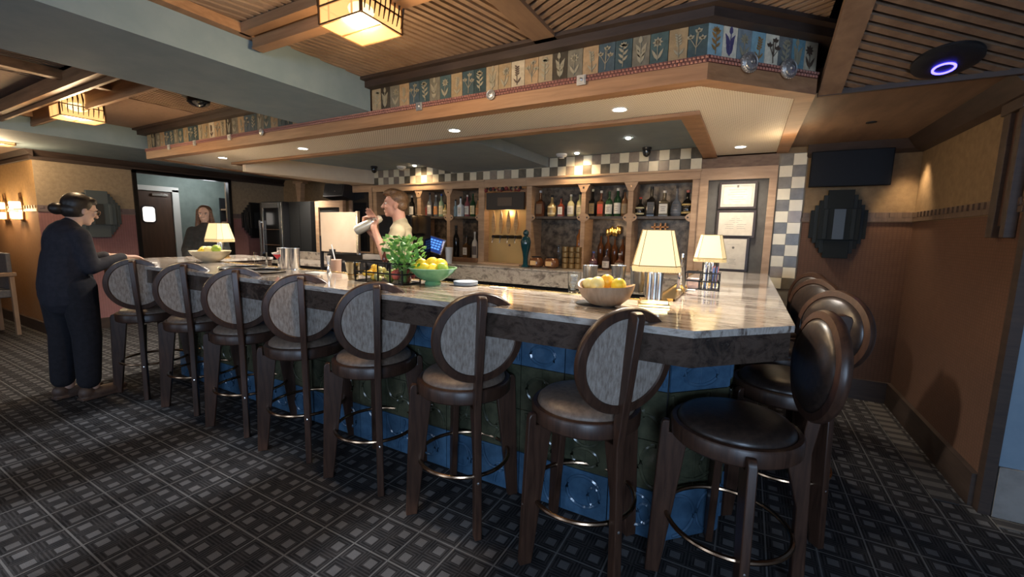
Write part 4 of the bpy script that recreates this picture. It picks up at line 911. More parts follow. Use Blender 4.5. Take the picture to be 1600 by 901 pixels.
# cabinets
MIRR = mottled('antique_mirror', (.20, .15, .10), (.045, .032, .022), 15, .35, .2, metal=.35)
def cabinet(label, x0, x1, posts, cat='shelving'):
    t = thing('bottle_cabinet', label, cat, (0, 0, 0), 0, 'back bar cabinets')
    MB().box(x0, x1, YB-.025, YB+.02, 1.925, 2.02).box(x0-.01, x1+.01, YB-.04, YB, 2.0, 2.022).build('cornice', WOODL, t, bevel=.003)
    MB().box(x0, x1, YB+.28, YB+.31, .95, 2.02).build('back_panel', MIRR, t, smooth=0)
    MB().box(x0+.01, x1-.01, YB+.02, YB+.30, 0, .95).build('plinth', BLACK, t); MB().box(x0, x1, YB+.0, YB+.30, .95, .985).build('bottom_board', WOODL, t, bevel=.003)
    MB().box(x0, x1, YB+.02, YB+.30, 1.93, 1.95).build('top_board', WOODL, t)
    for a, b_ in posts:
        MB().box(a, b_, YB-.012, YB+.29, .985, 1.925).build('post', WOODL, t, bevel=.003)
    for i in range(len(posts)-1):
        a = posts[i][1]; b_ = posts[i+1][0]
        MB().box(a, b_, YB+.01, YB+.28, 1.545, 1.575).build('shelf', wood('dark_shelf', (.04, .028, .02), (.08, .055, .04), .4), t, bevel=.002)
        mbk = MB()
        for x, s in ((a, 1), (b_, -1)):
            mbk.prism([(x, 1.515), (x+s*.035, 1.535), (x+s*.05, 1.56), (x+s*.035, 1.585), (x, 1.605)], YB-.010, YB+.004, 'y')
        mbk.build('bracket', WOODL, t, bevel=.002)
        mh = MB()
        for x, s in ((a, 1), (b_, -1)): mh.lathe([(0, YB-.013), (.009, YB-.013), (.009, YB-.010)], c=(x+s*.022, 0, 1.56), axis='y', seg=14)
        mh.build('bracket_hole', BLACK, t)
    for a, b_ in posts[1:-1]:
        m_ = (a+b_)/2; MB().prism([(m_-.075, 1.925), (m_+.075, 1.925), (m_+.025, 1.83), (m_-.025, 1.83)], YB-.018, YB-.012, 'y').build('capital', WOODL, t, bevel=.002)
        MB().lathe([(0, YB-.022), (.010, YB-.022), (.010, YB-.018)], c=(m_, 0, 1.885), axis='y', seg=14).build('capital_stud', BRONZE, t)
    return t
cabinet('left oak bottle cabinet with three bays behind the bartender', -4.87, -2.93, [(-4.87, -4.80), (-4.03, -3.965), (-3.52, -3.465), (-3.02, -2.93)])
cabinet('right oak bottle cabinet with three bays right of the beer taps', -2.34, -.45, [(-2.34, -2.27), (-1.655, -1.605), (-1.14, -1.085), (-.52, -.45)])
# middle bay with beer taps
t = thing('tap_station', 'gold panelled beer tap bay with four wooden handles', 'beer taps', (0, 0, 0))
MB().box(-2.93, -2.34, YB+.10, YB+.13, .95, 1.70).build('gold_panel', GOLDP, t)
MB().box(-2.90, -2.37, YB-.02, YB+.02, 1.655, 1.86).build('sign_board', mat('chalk_black', (.03, .024, .02), .6), t, bevel=.003)
MB().box(-2.73, -2.53, YB-.026, YB-.02, 1.70, 1.80).build('sign_plate', mat('worn_brown_plate', (.09, .06, .04), .5), t)
mb = MB().box(-2.93, -2.34, YB-.025, YB+.02, 1.925, 2.02).box(-2.93, -2.34, YB+.02, YB+.3, 1.93, 1.95).box(-2.93, -2.34, YB+.28, YB+.31, .95, 1.95); mb.build('surround', WOODL, t, bevel=.003)
for k in range(4):
    x = -2.78+k*.105
    h = MB(); h.prism([(x-.008, 1.36), (x+.008, 1.36), (x+.030, 1.47), (x+.012, 1.60), (x, 1.645), (x-.012, 1.60), (x-.030, 1.47)], YB-.035, YB-.015, 'y'); hb = h.build('tap_handle', wood('handle_wood', (.40, .22, .08), (.58, .35, .15), .4, (8, 8, 1), 4), t, bevel=.003)
    MB().lathe([(0, YB-.04), (.020, YB-.04), (.022, YB+.10), (0, YB+.10)], c=(x, 0, 1.325), axis='y', seg=20).build('tap_shank', BLACKM, hb)
    MB().tube([(x, YB-.03, 1.31), (x, YB-.05, 1.29), (x, YB-.055, 1.25)], [.008, .007, .005], 8).build('spout', CHROME, hb)
MB().lathe([(0, YB+.09), (.014, YB+.09), (.016, YB+.10)], c=(-2.62, 0, 1.22), axis='y', seg=16).build('badge', BRONZE, t)
MB().box(-2.93, -2.34, YB-.16, YB+.02, .986, 1.005).build('drip_tray', WOODL, t, bevel=.002)
t = thing('hanging_garland', 'dark red flower garland hanging under the cornice above the taps', 'garland', (0, 0, 0)); rr = random.Random(9)
mb = MB()
for i in range(26): mb.ell((-2.88+.5*i/26+rr.uniform(-.01, .01), YB-.05+rr.uniform(-.015, .015), 1.895+rr.uniform(-.015, .02)), rr.uniform(.012, .026), 10, 6, m=i % 3)
mb.build('blossoms', [mat('dark_red', (.16, .02, .02), .6), mat('blossom_black', (.02, .015, .015), .6), mat('blossom_tan', (.3, .2, .1), .6)], t); MB().tube([(-2.9, YB-.045, 1.89), (-2.62, YB-.045, 1.88), (-2.36, YB-.045, 1.89)], .004, 6).build('cord', BLACK, t)
lamp('tap_bay_light', 'POINT', (-2.635, YB+.05, 1.62), .8, WARM, shadow_soft_size=.04)
# back counter
t = thing('back_counter', 'back counter with grey veined stone splash and dark fridges below', 'counter', (0, 0, 0))
MB().box(-4.86, -.37, 4.2, YB-.013, .965, .985).build('counter_top', BACKST, t, bevel=.002); MB().box(-4.86, -.37, 4.21, 4.24, .80, .965).build('stone_apron', BACKST, t, smooth=0)
MB().box(-4.86, -.37, 4.26, YB-.013, .0, .965).build('carcass', BLACK, t)
for k in range(6): 
    x = -4.82+k*.74; dd = MB().box(x, x+.70, 4.235, 4.26, .08, .77).build('fridge_door', DARKGL, t, bevel=.003); MB().box(x+.05, x+.065, 4.215, 4.235, .3, .6).build('handle', CHROME, dd)
# certificates panel
t = thing('display_panel', 'oak framed slate panel carrying three certificates', 'framed panel', (0, YB, 0))
mb = MB(); o4 = [(-.45, .96), (.185, .96), (.185, 2.02), (-.45, 2.02)]; i4 = [(-.375, 1.03), (.125, 1.03), (.125, 1.91), (-.375, 1.91)]
vs = [(x, -.03, z) for x, z in o4]+[(x, -.03, z) for x, z in i4]+[(x, .0, z) for x, z in o4]+[(x, .0, z) for x, z in i4]; fs = []
for i in range(4):
    j = (i+1) % 4; fs += [(i, j, 4+j, 4+i), (8+i, 12+i, 12+j, 8+j), (i, 8+i, 8+j, j), (4+i, 4+j, 12+j, 12+i)]
mb.add(vs, fs); mb.build('frame', WOODL, t, smooth=0); MB().box(-.45, .185, -.005, .0, .96, 2.02).build('slate', mottled('slate_board', (.085, .075, .065), (.11, .10, .085), 10, .7), t)
MB().box(-.45, .19, -.02, .15, .90, .96).build('sill', WOODL, t)
mb = MB().box(-.45, .195, YB, YB+.12, 0, 2.2); struct('wall_panel', mb, WOODM, 'wall piece behind the certificates panel', 'wall', smooth=0)
inkm = mat('certificate_ink', (.18, .15, .12), .8)
def cert(x, z, w_, h, kind, label):
    t = thing('framed_certificate', label, 'certificate', (x, YB-.02, z), 0, 'framed certificates')
    MB().box(-w_/2-.022, w_/2+.022, -.018, .012, -h/2-.022, h/2+.022).build('frame', mat('dark_walnut', (.035, .02, .014), .4), t, bevel=.002)
    MB().box(-w_/2, w_/2, -.0195, -.016, -h/2, h/2).build('paper', PAPER, t)
    mb = MB(); Y0, Y1 = -.0202, -.0192; rr = random.Random(kind)
    def ln(a, b_, zz, th=.0012): mb.box(a, b_, Y0, Y1, zz-th, zz+th)
    if kind == 0:
        for d in (.012, .020):
            ln(-w_/2+d, w_/2-d, h/2-d); ln(-w_/2+d, w_/2-d, -h/2+d); mb.box(-w_/2+d-.001, -w_/2+d+.001, Y0, Y1, -h/2+d, h/2-d).box(w_/2-d-.001, w_/2-d+.001, Y0, Y1, -h/2+d, h/2-d)
        mb.box(-.008, .008, Y0, Y1, h/2-.03, h/2-.008)
        for i, ww in enumerate((.075, .06, .08, .05, .07, .03)): ln(-ww, ww, h/2-.05-i*.022)
    elif kind == 1:
        for i, ww in enumerate((.03, .045, .02, .075, .06, .07)):
            for s in (-1, 1): ln(s*ww*.2+min(0, s*ww), s*ww*.2+max(0, s*ww), .05-i*.018, .0009)
    else:
        mb.lathe([(0, Y0), (.011, Y0), (.011, Y1)], c=(0, 0, .06), axis='y', seg=16)
        for i, ww in enumerate((.028, .02, .03, .034)): ln(-ww, ww, -.05-i*.014)
        ln(-.05, .05, .09, .0006)
    mb.build('print', inkm, t, smooth=0); return t
cert(-.120, 1.761, .275, .205, 0, 'topmost framed certificate with a bordered sheet'); cert(-.117, 1.498, .285, .212, 1, 'middle framed certificate of the three'); cert(-.118, 1.217, .215, .285, 2, 'bottom framed certificate, the upright one')
# black screen and stepped mirror in the niche
t = thing('wall_screen', 'black wall mounted television under the niche ceiling', 'television', (.685, YB, 1.955))
MB().box(-.27, .27, -.12, -.08, -.145, .145).build('screen_body', mat('tv_black', (.004, .004, .005), .6, spec=.15), t, bevel=.004); MB().box(-.262, .262, -.123, -.119, -.137, .137).build('screen', mat('screen_off', (.003, .003, .005), .5, spec=.15), t); MB().box(-.08, .08, -.08, 0, -.08, .08).build('wall_mount', BLACKM, t)
def stepped(t, w_, h, n, mats, dep=.05, tilt=None):
    cols = [mats[0], mats[1]]
    for k in range(n):
        f = k/(n-1.0); ww = w_*(1-.55*f); hh = h*(.42+.58*f)
        MB().box(-ww/2, ww/2, -dep-.008*k, -dep-.008*k+.04, -hh/2, hh/2).build('stepped_layer', cols[k % 2], t, bevel=.002)
    z = -dep-.008*n
    MB().box(-w_*.36, w_*.36, z-.010, z, -h*.23, h*.23).build('centre_block', cols[0], t, bevel=.003)
    MB().box(-w_*.10, w_*.10, z-.014, z-.009, -h*.22, h*.22).build('mirror_pane', mat('dim_mirror', (.02, .023, .025), .45, 0), t)
    for s in (-1, 1): MB().box(s*w_*.24-.014, s*w_*.24+.014, z-.018, z-.008, -h*.22, h*.22).build('side_rib', cols[1], t, bevel=.002)
t = thing('stepped_mirror', 'large black stepped wall mirror in the right niche', 'mirror', (.655, YB, 1.50)); stepped(t, .39, .57, 5, [mat('black_lacquer', (.008, .011, .012), .7, spec=.2), mat('black_lacquer_b', (.014, .019, .022), .7, spec=.2)])
t = thing('stepped_mirror', 'black stepped wall mirror on the left wall after the doorway', 'mirror', (-7.5, 4.33, 1.50), PI/2); stepped(t, .42, .60, 5, [mat('black_lacquer_c', (.012, .012, .012), .35), mat('black_lacquer_d', (.02, .02, .02), .4)])
t = thing('stepped_artwork', 'blue grey stepped wall piece behind the standing woman', 'wall art', (-7.5, 2.30, 1.515), PI/2); stepped(t, .48, .60, 6, [mat('slate_blue_layer', (.055, .075, .085), .5), mat('slate_blue_layer_b', (.075, .095, .105), .5)], .02)
# dark bracket ornament on the right wall
t = thing('wall_ornament', 'dark wooden double plank bracket high on the right wall', 'ornament', (1.149, 3.14, 0))
MB().box(-.045, 0, -.105, -.06, 1.40, 2.07).build('plank', WOODC, t, bevel=.003); MB().box(-.045, 0, .015, .085, 1.40, 2.07).build('plank', WOODC, t, bevel=.003); MB().box(-.028, 0, -.06, .015, 1.46, 2.07).build('back_board', WOODD, t); MB().box(-.055, 0, -.115, .095, 2.02, 2.075).build('cap', WOODC, t, bevel=.003)

# ------------------------------------------------------------------ bottles
def lum(c): return mat('glass_%.2f_%.2f_%.2f' % c, c, .08, coat=.5)
GLC = {}
def gmat(c, clear=False):
    k = (c, clear)
    if k not in GLC: GLC[k] = mat('bottle_glass', c, .07, trans=.85 if clear else 0, ior=1.3, coat=.4)
    return GLC[k]
LBC = {}
def lmat(c):
    if c not in LBC: LBC[c] = mat('bottle_label', c, .6)
    return LBC[c]
def bottle(x, y, z, h, r, shape, glass, label_c, cap_c, text, grp, lz=(.12, .5), clear=False):
    if z > 1.5: h = min(h*1.13, .325)
    t = thing('liquor_bottle', text, 'bottle', (x, y, z), 0, grp)
    if shape == 'round': p = [(r*.9, 0), (r, .008), (r, h*.55), (r*.85, h*.62), (r*.34, h*.72), (r*.30, h*.93)]
    elif shape == 'wine': p = [(r*.9, 0), (r, .008), (r, h*.58), (r*.8, h*.66), (r*.36, h*.74), (r*.34, h*.93)]
    elif shape == 'squat': p = [(r*.85, 0), (r, h*.08), (r*1.05, h*.30), (r*.95, h*.5), (r*.4, h*.64), (r*.28, h*.7), (r*.28, h*.90)]
    elif shape == 'flask': p = [(r*.8, 0), (r*1.0, h*.05), (r*1.1, h*.22), (r*.9, h*.42), (r*.28, h*.58), (r*.2, h*.95)]
    else: p = [(r*1.0, 0), (r*1.0, h*.52), (r*.9, h*.58), (r*.36, h*.66), (r*.34, h*.92)]
    seg = 4 if shape == 'square' else 20
    mb = MB()
    if shape == 'square': mb.lathe([(a*1.3, b_) for a, b_ in p[:3]], seg=4); mb.T = None; mb.T = Matrix.Rotation(-PI/4, 4, 'Z'); mb.lathe([(p[2][0]*1.0, p[2][1]-.004), (p[3][0], p[3][1]), (p[4][0], p[4][1])], seg=16)
    else: mb.lathe(p, seg=seg)
    b0 = mb.build('glass_body', gmat(glass, clear), t, bevel=.003 if shape == 'square' else 0)
    if shape == 'square': b0.rotation_euler = (0, 0, PI/4)
    if label_c:
        def rad(zz):
            for (ra, za), (rb, zb) in zip(p, p[1:]):
                if za <= zz <= zb: return ra+(rb-ra)*(zz-za)/max(1e-6, zb-za)
            return r
        z0, z1 = lz[0]*h, lz[1]*h
        if shape == 'square': MB().box(-r*.78, r*.78, -r*.96, -r*.90, z0, z1).build('label', lmat(label_c), t)
        else:
            mb = MB(); N = 10; vs = []
            for k in range(N+1):
                a = -PI/2-1.15+2.3*k/N; 
                for zz in (z0, z1): q = rad(zz)+.0012; vs.append((q*math.cos(a), q*math.sin(a), zz))
            mb.add(vs, [(2*k, 2*k+2, 2*k+3, 2*k+1) for k in range(N)]); mb.build('label', lmat(label_c), t)
        mb = MB(); zz = (z0+z1)/2; q = (r*.965 if shape == 'square' else rad(zz)+.002)
        for i, ww in enumerate((.5, .32, .42)): mb.box(-r*ww, r*ww, -q-.0015 if shape != 'square' else -r*.975, -q+.002 if shape != 'square' else -r*.95, zz+(z1-z0)*(.2-.2*i)-.0025, zz+(z1-z0)*(.2-.2*i)+.0025)
        mb.build('label_print', inkm, t, smooth=0)
    nr = p[-1][0]; MB().lathe([(nr+.002, h*.91), (nr+.002, h), (0, h)], seg=16).build('cap', lmat(cap_c), t)
    return t
YS = YB+.10
DK = (.012, .010, .008); AM = (.09, .03, .010); GR = (.02, .06, .025); CL = (.8, .85, .85); PY = (.72, .60, .34); WH = (.68, .64, .56); RD = (.50, .06, .03); ORG = (.62, .25, .07)
BK = (.01, .01, .01)
G1, G2, G3 = 'bottles in the left cabinet', 'bottles in the right cabinet', 'bottles on the counter level'
def xb(px, py=335): return at(px, py, y=YS).x
upper = [  # px, height, radius, shape, glass, label, cap, text, clear, label z
 (629, .27, .036, 'wine', DK, WH, WH, 'dark wine bottle with white cap right behind the bartender head', 0),
 (645, .26, .038, 'wine', DK, WH, WH, 'dark bottle with a tall white label beside the bartender head', 0),
 (664, .23, .034, 'round', (.5,.3,.25), RD, BK, 'bottle with a red lower label in the bay above the tablet', 0),
 (673, .29, .036, 'round', CL, WH, BK, 'tall clear bottle in the bay above the tablet', 1),
 (681, .26, .034, 'round', CL, ORG, WH, 'bottle with an orange label in the bay above the tablet', 1),
 (690, .27, .035, 'round', (.3,.4,.25), PY, (.05,.1,.4), 'bottle with cream label and blue cap above the tablet', 0),
 (697, .16, .030, 'squat', (.4,.3,.1), PY, BK, 'small yellow label bottle beside the cabinet post', 0),
 (711, .20, .038, 'square', (.35,.45,.45), (.30,.38,.40), BK, 'pale blue square bottle in the third left bay', 0),
 (721, .23, .036, 'square', CL, WH, BK, 'white label bottle with a black neck in the third left bay', 0),
 (730, .25, .036, 'round', (.3,.1,.1), WH, WH, 'bottle with a white pointed label in the third left bay', 0),
 (740, .26, .036, 'round', GR, PY, GR, 'green bottle in the third left bay', 0),
 (748, .20, .032, 'round', (.4,.2,.08), ORG, BK, 'orange bottle at the right end of the third left bay', 0),
 (844, .27, .046, 'square', AM, (.16,.10,.06), (.5,.5,.5), 'tall amber square bottle leftmost of the right cabinet', 0),
 (861, .22, .052, 'squat', (.45,.30,.12), PY, BK, 'wide bottle with a pale yellow label in the first right bay', 0),
 (877, .20, .034, 'square', (.20,.04,.02), WH, BK, 'small red brown bottle in the first right bay', 0),
 (892, .22, .040, 'round', (.5,.45,.25), WH, WH, 'pale bottle with white label in the first right bay', 0),
 (905, .24, .038, 'round', (.5,.45,.2), PY, BK, 'bottle with a tall cream label beside the first right post', 0),
 (924, .27, .038, 'square', DK, (.35,.22,.08), (.5,.45,.3), 'black bottle with a slanted band in the second right bay', 0),
 (938, .25, .038, 'square', (.15,.05,.02), RD, WH, 'bottle with a red slanted label in the second right bay', 0),
 (951, .24, .040, 'round', GR, WH, GR, 'green bottle with low white label in the second right bay', 0),
 (963, .27, .040, 'wine', GR, WH, WH, 'green bottle with a tall white label in the second right bay', 0),
 (976, .25, .034, 'round', (.12,.06,.03), (.25,.18,.1), BK, 'brown bottle beside the second right post', 0),
 (999, .18, .050, 'squat', DK, PY, RD, 'round dark bottle with a cream disc and red cap in the third right bay', 0),
 (1017, .27, .044, 'square', DK, (.10,.10,.10), BK, 'tall black label square bottle in the third right bay', 0),
 (1037, .23, .052, 'square', (.10,.08,.05), WH, WH, 'square bottle with a wide white label in the third right bay', 0),
 (1056, .27, .052, 'flask', (.10,.11,.13), (.14,.16,.18), BK, 'dark flask bottle with a long neck in the third right bay', 0),
 (1073, .23, .056, 'squat', DK, (.62,.42,.15), (.5,.15,.1), 'round dark bottle with an orange disc label in the third right bay', 0),
 (1089, .17, .034, 'round', DK, None, BK, 'small black bottle at the right end of the top shelf', 0)]
for px, h, r, sh, gl, lb, cp, tx, cl in upper:
    bottle(xb(px), YS+random.uniform(-.02, .03), 1.575, h, r, sh, gl, lb, cp, tx, G1 if px < 760 else G2, lz=(.10, .48), clear=bool(cl))
ZL = .985
def xl(px): return at(px, 405, y=YS).x
for px, h, r, sh, gl, lb, cp, tx, cl, z in [
 (645, .42, .045, 'wine', (.02,.07,.06), (.6,.55,.4), DK, 'big dark green bottle beside the bartender shoulder', 0, ZL),
 (631, .40, .040, 'wine', DK, WH, DK, 'tall dark bottle half hidden behind the bartender shoulder', 0, ZL),
 (714, .42, .040, 'wine', DK, None, BK, 'tall black bottle on the wooden crate', 0, 1.04),
 (730, .29, .040, 'square', (.10,.05,.02), WH, BK, 'bottle with a white label on the wooden crate', 0, 1.04),
 (743, .34, .038, 'round', (.6,.55,.45), (.15,.12,.1), WH, 'white bottle with dark blotches on the wooden crate', 0, 1.04),
 (928, .20, .048, 'squat', (.10,.04,.05), (.16,.08,.10), (.05,.1,.35), 'plum coloured bottle with a blue cap on the counter', 0, ZL),
 (948, .22, .042, 'round', (.05,.03,.03), (.6,.55,.5), BK, 'dark bottle with a white collar on the counter', 0, ZL),
 (969, .19, .052, 'squat', (.12,.05,.03), (.35,.30,.22), WH, 'amber bottle with an arched label on the counter', 0, ZL)]:
    bottle(xl(px), YS-.02, z, h, r, sh, gl, lb, cp, tx, G3, lz=(.12, .45) if px != 645 else (.62, .70), clear=bool(cl))
for px, hh, tx in ((938, .36, 'dark necked bottle at the rear left of the second right bay'), (949, .37, 'dark necked bottle second from left at the rear of the second right bay'), (960, .33, 'amber bottle behind the white collared bottle'), (972, .33, 'amber bottle at the rear right of the second right bay')):
    bottle(at(px, 400, y=YB+.22).x, YB+.22, 1.03, hh, .036, 'round', AM, None, DK, tx, 'rear row bottles on the counter')
o = MB().box(-3.46, -3.03, YB-.0, YB+.24, .985, 1.04).build('wooden_crate', wood('crate_wood', (.16, .075, .04), (.24, .12, .06), .5, (1, 8, 8), 3), bevel=.004); tag(o, 'low reddish wooden crate under three bottles', 'crate')
t = thing('glass_decanter', 'teal glass figure shaped bottle beside the beer taps', 'bottle', (-2.24, 4.38, .985)); TEAL = mat('teal_glass', (.008, .045, .055), .06, coat=.6)
MB().lathe([(.05, 0), (.055, .008), (.030, .03), (.028, .10), (.035, .16), (.055, .24), (.060, .29), (.045, .34), (.020, .36)], seg=28).build('glass_body', TEAL, t); MB().ell((0, 0, .39), (.034, .034, .040), 18, 12).build('stopper', TEAL, t)
for px, tx in ((838, 'round amber jar candle left of the pair'), (862, 'round amber jar candle right of the pair')):
    t = thing('jar_candle', tx, 'jar', (at(px, 410, y=4.45).x, 4.45, .985), 0, 'amber jars on the counter')
    MB().lathe([(.06, 0), (.085, .02), (.09, .06), (.075, .10), (.055, .115)], seg=28).build('jar', mat('amber_glass', (.13, .05, .02), .08, coat=.5), t); MB().box(-.035, .035, -.094, -.086, .03, .08).build('label', lmat((.62, .38, .16)), t); MB().lathe([(.056, .11), (.058, .125), (0, .13)], seg=24).build('lid', BLACK, t)
for k, px in enumerate((874, 886, 870, 880)):
    x = at(px, 400, y=4.6+.05*(k > 1)).x
    o = MB().lathe([(.033, 0), (.040, .15 if k < 2 else .26), (.038, .15 if k < 2 else .26), (.031, .01), (0, .01)], seg=22).build('drinking_glass', CLEAR, loc=(x, 4.62+.07*(k > 1), .985)); tag(o, ['clear tumbler left of the bronze cup stacks', 'clear tumbler touching the bronze cup stacks', 'tall clear glass behind the left tumbler', 'tall clear glass behind the right tumbler'][k], 'glass')
for k, (px, y) in enumerate(((883, 4.50), (893, 4.52), (903, 4.54))):
    t = thing('cup_stack', ['stack of bronze cups, left of three', 'stack of bronze cups, middle of three', 'stack of bronze cups, right of three'][k], 'stacked cups', (at(px, 410, y=y).x, y, .985), 0, 'bronze cup stacks')
    for j in range(4): MB().lathe([(.028, 0), (.036, .01), (.038, .058), (.034, .06)], c=(0, 0, j*.062), seg=20).build('cup', mat('bronze_cup', (.30, .20, .09), .35, .7), t)
o = MB().lathe([(.03, 0), (.034, .02), (.034, .17), (.012, .21), (.012, .25), (0, .25)], seg=18).build('orange_bottle', mat('orange_bottle_glass', (.45, .14, .03), .1, coat=.4), loc=(at(905, 380, y=4.80).x, 4.80, 1.18)); tag(o, 'orange bottle hanging at the back of the first right bay', 'bottle')
mb = MB(); rr = random.Random(4)
for i in range(9): mb.lathe([(.006, 0), (.017, .02), (.017, .075), (.008, .09)], c=(-.07+.0175*i, rr.uniform(-.01, .01), rr.uniform(-.02, .02)), seg=12)
o = mb.build('gold_ornament', mat('gilt', (.75, .50, .15), .25, 1), loc=(at(958, 372, y=4.80).x, 4.80, 1.37)); tag(o, 'gilt openwork ornament glowing in the second right bay', 'ornament')
lamp('gilt_glow', 'POINT', (at(958, 372, y=4.70).x, 4.70, 1.45), .5, WARM, shadow_soft_size=.05)
mb = MB().box(-.09, .09, -.012, .012, .10, .115).box(-.06, -.045, -.012, .012, 0, .15).box(.0, .015, -.012, .012, 0, .15).box(.05, .065, -.012, .012, 0, .15)
o = mb.build('orange_rack', mat('orange_metal', (.55, .22, .06), .4, .5), loc=(at(1030, 372, y=4.80).x, 4.80, 1.36)); tag(o, 'small orange rack hung above the big lamp shade', 'rack')
# till tablet
q = at(655, 395, y=4.1)
t = thing('till_tablet', 'tilted till tablet with a blue screen on a black stand', 'tablet', (-3.40, 4.12, .985), math.radians(8))
mb = MB(); mb.T = Matrix.Translation((0, 0, .235)) @ Matrix.Rotation(math.radians(14), 4, 'Y') @ Matrix.Rotation(math.radians(-18), 4, 'X'); mb.box(-.165, .165, 0, .022, -.10, .10); mb.build('tablet_body', mat('tablet_bezel', (.25, .20, .15), .4), t, bevel=.004)
mb = MB(); mb.T = Matrix.Translation((0, 0, .235)) @ Matrix.Rotation(math.radians(14), 4, 'Y') @ Matrix.Rotation(math.radians(-18), 4, 'X'); mb.box(-.155, .155, -.003, .0, -.09, .09); so = mb.build('screen', mat('tablet_screen', (.01, .015, .05), .2, emit=(.02, .05, .22), estr=.5), t)
mb = MB(); mb.T = Matrix.Translation((0, 0, .235)) @ Matrix.Rotation(math.radians(14), 4, 'Y') @ Matrix.Rotation(math.radians(-18), 4, 'X')
for r in range(4):
    for c in range(4): mb.box(-.04+c*.042, -.008+c*.042, -.005, -.003, .045-r*.032, .065-r*.032)
for r in range(3): mb.box(-.135, -.07, -.005, -.003, .03-r*.025, .038-r*.025)
mb.build('screen_buttons', mat('screen_blue', (.05, .15, .5), .4, emit=(.10, .30, .9), estr=.8), t, smooth=0); MB().box(-.05, .05, 0, .10, 0, .15).build('stand', BLACK, t, bevel=.004)
o = MB().lathe([(.035, 0), (.05, .20), (.047, .20), (.033, .01)], seg=20).build('plastic_pitcher', mat('milky_plastic', (.55, .58, .62), .4), loc=(-3.22, 4.22, .985)); tag(o, 'milky plastic cup right of the till tablet', 'cup')

# ------------------------------------------------------------------ left rear: fridges, board, machines
t = thing('wine_fridge', 'tall glass fronted fridge in the left rear corner', 'fridge', (-6.82, 4.25, 0))
MB().box(-.30, .27, 0, .60, 0, 1.80).build('fridge_body', BLACK, t); mb = MB(); ring_ = [(-.30, .05), (.27, .05), (.27, 1.79), (-.30, 1.79)]
mb.box(-.30, -.24, -.03, 0, .05, 1.79).box(.20, .27, -.03, 0, .05, 1.79).box(-.24, .20, -.03, 0, 1.70, 1.79).box(-.24, .20, -.03, 0, .05, .12); dd = mb.build('door_frame', CHROME, t, bevel=.003)
MB().box(-.24, .20, -.015, -.005, .12, 1.70).build('door_glass', DARKGL, t); MB().box(-.285, -.265, -.07, -.045, .8, 1.5).box(-.285, -.265, -.05, -.03, .82, .84).box(-.285, -.265, -.05, -.03, 1.46, 1.48).build('handle', STEEL, dd)
for z in (.5, .8, 1.1, 1.35): MB().box(-.22, .18, -.020, -.016, z, z+.008).build('shelf_edge', WOODM, t)
t = thing('tall_cabinet', 'matt black tall cabinet beside the wine fridge', 'cabinet', (-6.28, 4.35, 0)); MB().box(-.27, .27, 0, .5, 0, 1.80).build('cabinet_body', mat('matt_black', (.008, .008, .008), .8), t, bevel=.003); MB().box(.0, .004, -.004, 0, .05, 1.75).build('door_gap', BLACKM, t); MB().box(-.03, -.018, -.03, -.01, .8, 1.1).build('handle', BLACKM, t)
t = thing('corner_highlight', 'pale tapered shape standing in for the highlight on the wall corner above the wine fridge', 'post', (-6.62, 4.62, 0)); MB().prism([(-.07, 2.14), (.08, 2.14), (.045, 1.82), (-.03, 1.82)], -.04, .04, 'y').build('highlight_taper', WOODL, t, bevel=.003); MB().box(-.12, .14, -.05, .05, 2.12, 2.16).build('highlight_cap', WOODL, t)  # pale shape added in place of the highlight on the wall corner
t = thing('oak_door_frame', 'oak framed opening behind the beige board', 'frame', (-5.53, 4.35, 0))
MB().box(-.33, -.25, -.03, .03, 0, 1.80).box(.22, .30, -.03, .03, 0, 1.80).box(-.25, .22, -.03, .03, 1.70, 1.80).build('frame', WOODL, t, bevel=.004); MB().box(-.25, .22, .0, .02, 0, 1.70).build('dark_infill', mat('dark_infill', (.012, .010, .009), .6), t)
t = thing('wall_speaker', 'black loudspeaker high beside the oak shelves', 'speaker', (-5.50, 4.50, 1.93)); mb = MB(); mb.T = Matrix.Rotation(math.radians(-14), 4, 'X'); mb.box(-.22, .22, -.12, .10, -.10, .11); mb.build('speaker_box', BLACK, t, bevel=.006)
mb = MB(); mb.T = Matrix.Rotation(math.radians(-14), 4, 'X'); mb.box(-.20, .20, -.128, -.12, -.08, .09); mb.build('grille', mat('grille', (.02, .02, .02), .9), t)
MB().lathe([(0, -.135), (.006, -.135), (.006, -.125)], c=(.05, 0, .01), axis='y', seg=10).build('badge', STEEL, t)
t = thing('glazed_cabinet', 'oak framed dark glass cabinet at the left end of the shelves', 'cabinet', (-5.11, YB, 0))
MB().box(-.26, -.20, -.03, .03, .98, 2.03).box(.17, .235, -.03, .03, .98, 2.03).box(-.20, .17, -.03, .03, 1.93, 2.03).box(-.20, .17, -.03, .03, .98, 1.05).build('frame', WOODL, t, bevel=.003); MB().box(-.20, .17, -.005, .01, 1.05, 1.93).build('glass_door', DARKGL, t); MB().box(-.27, .24, .03, .30, 0, 2.03).build('cabinet_body', BLACK, t)
t = thing('side_counter', 'stone topped side counter behind the beige board', 'counter', (-5.0, 4.1, 0)); MB().box(-1.0, .13, 0, .10, .92, 1.03).build('stone_splash', BACKST, t); MB().box(-1.0, .12, -.45, 0, .88, .92).build('counter_top', BACKST, t, bevel=.003); MB().box(-.98, .10, -.42, .08, 0, .88).build('carcass', BLACK, t)
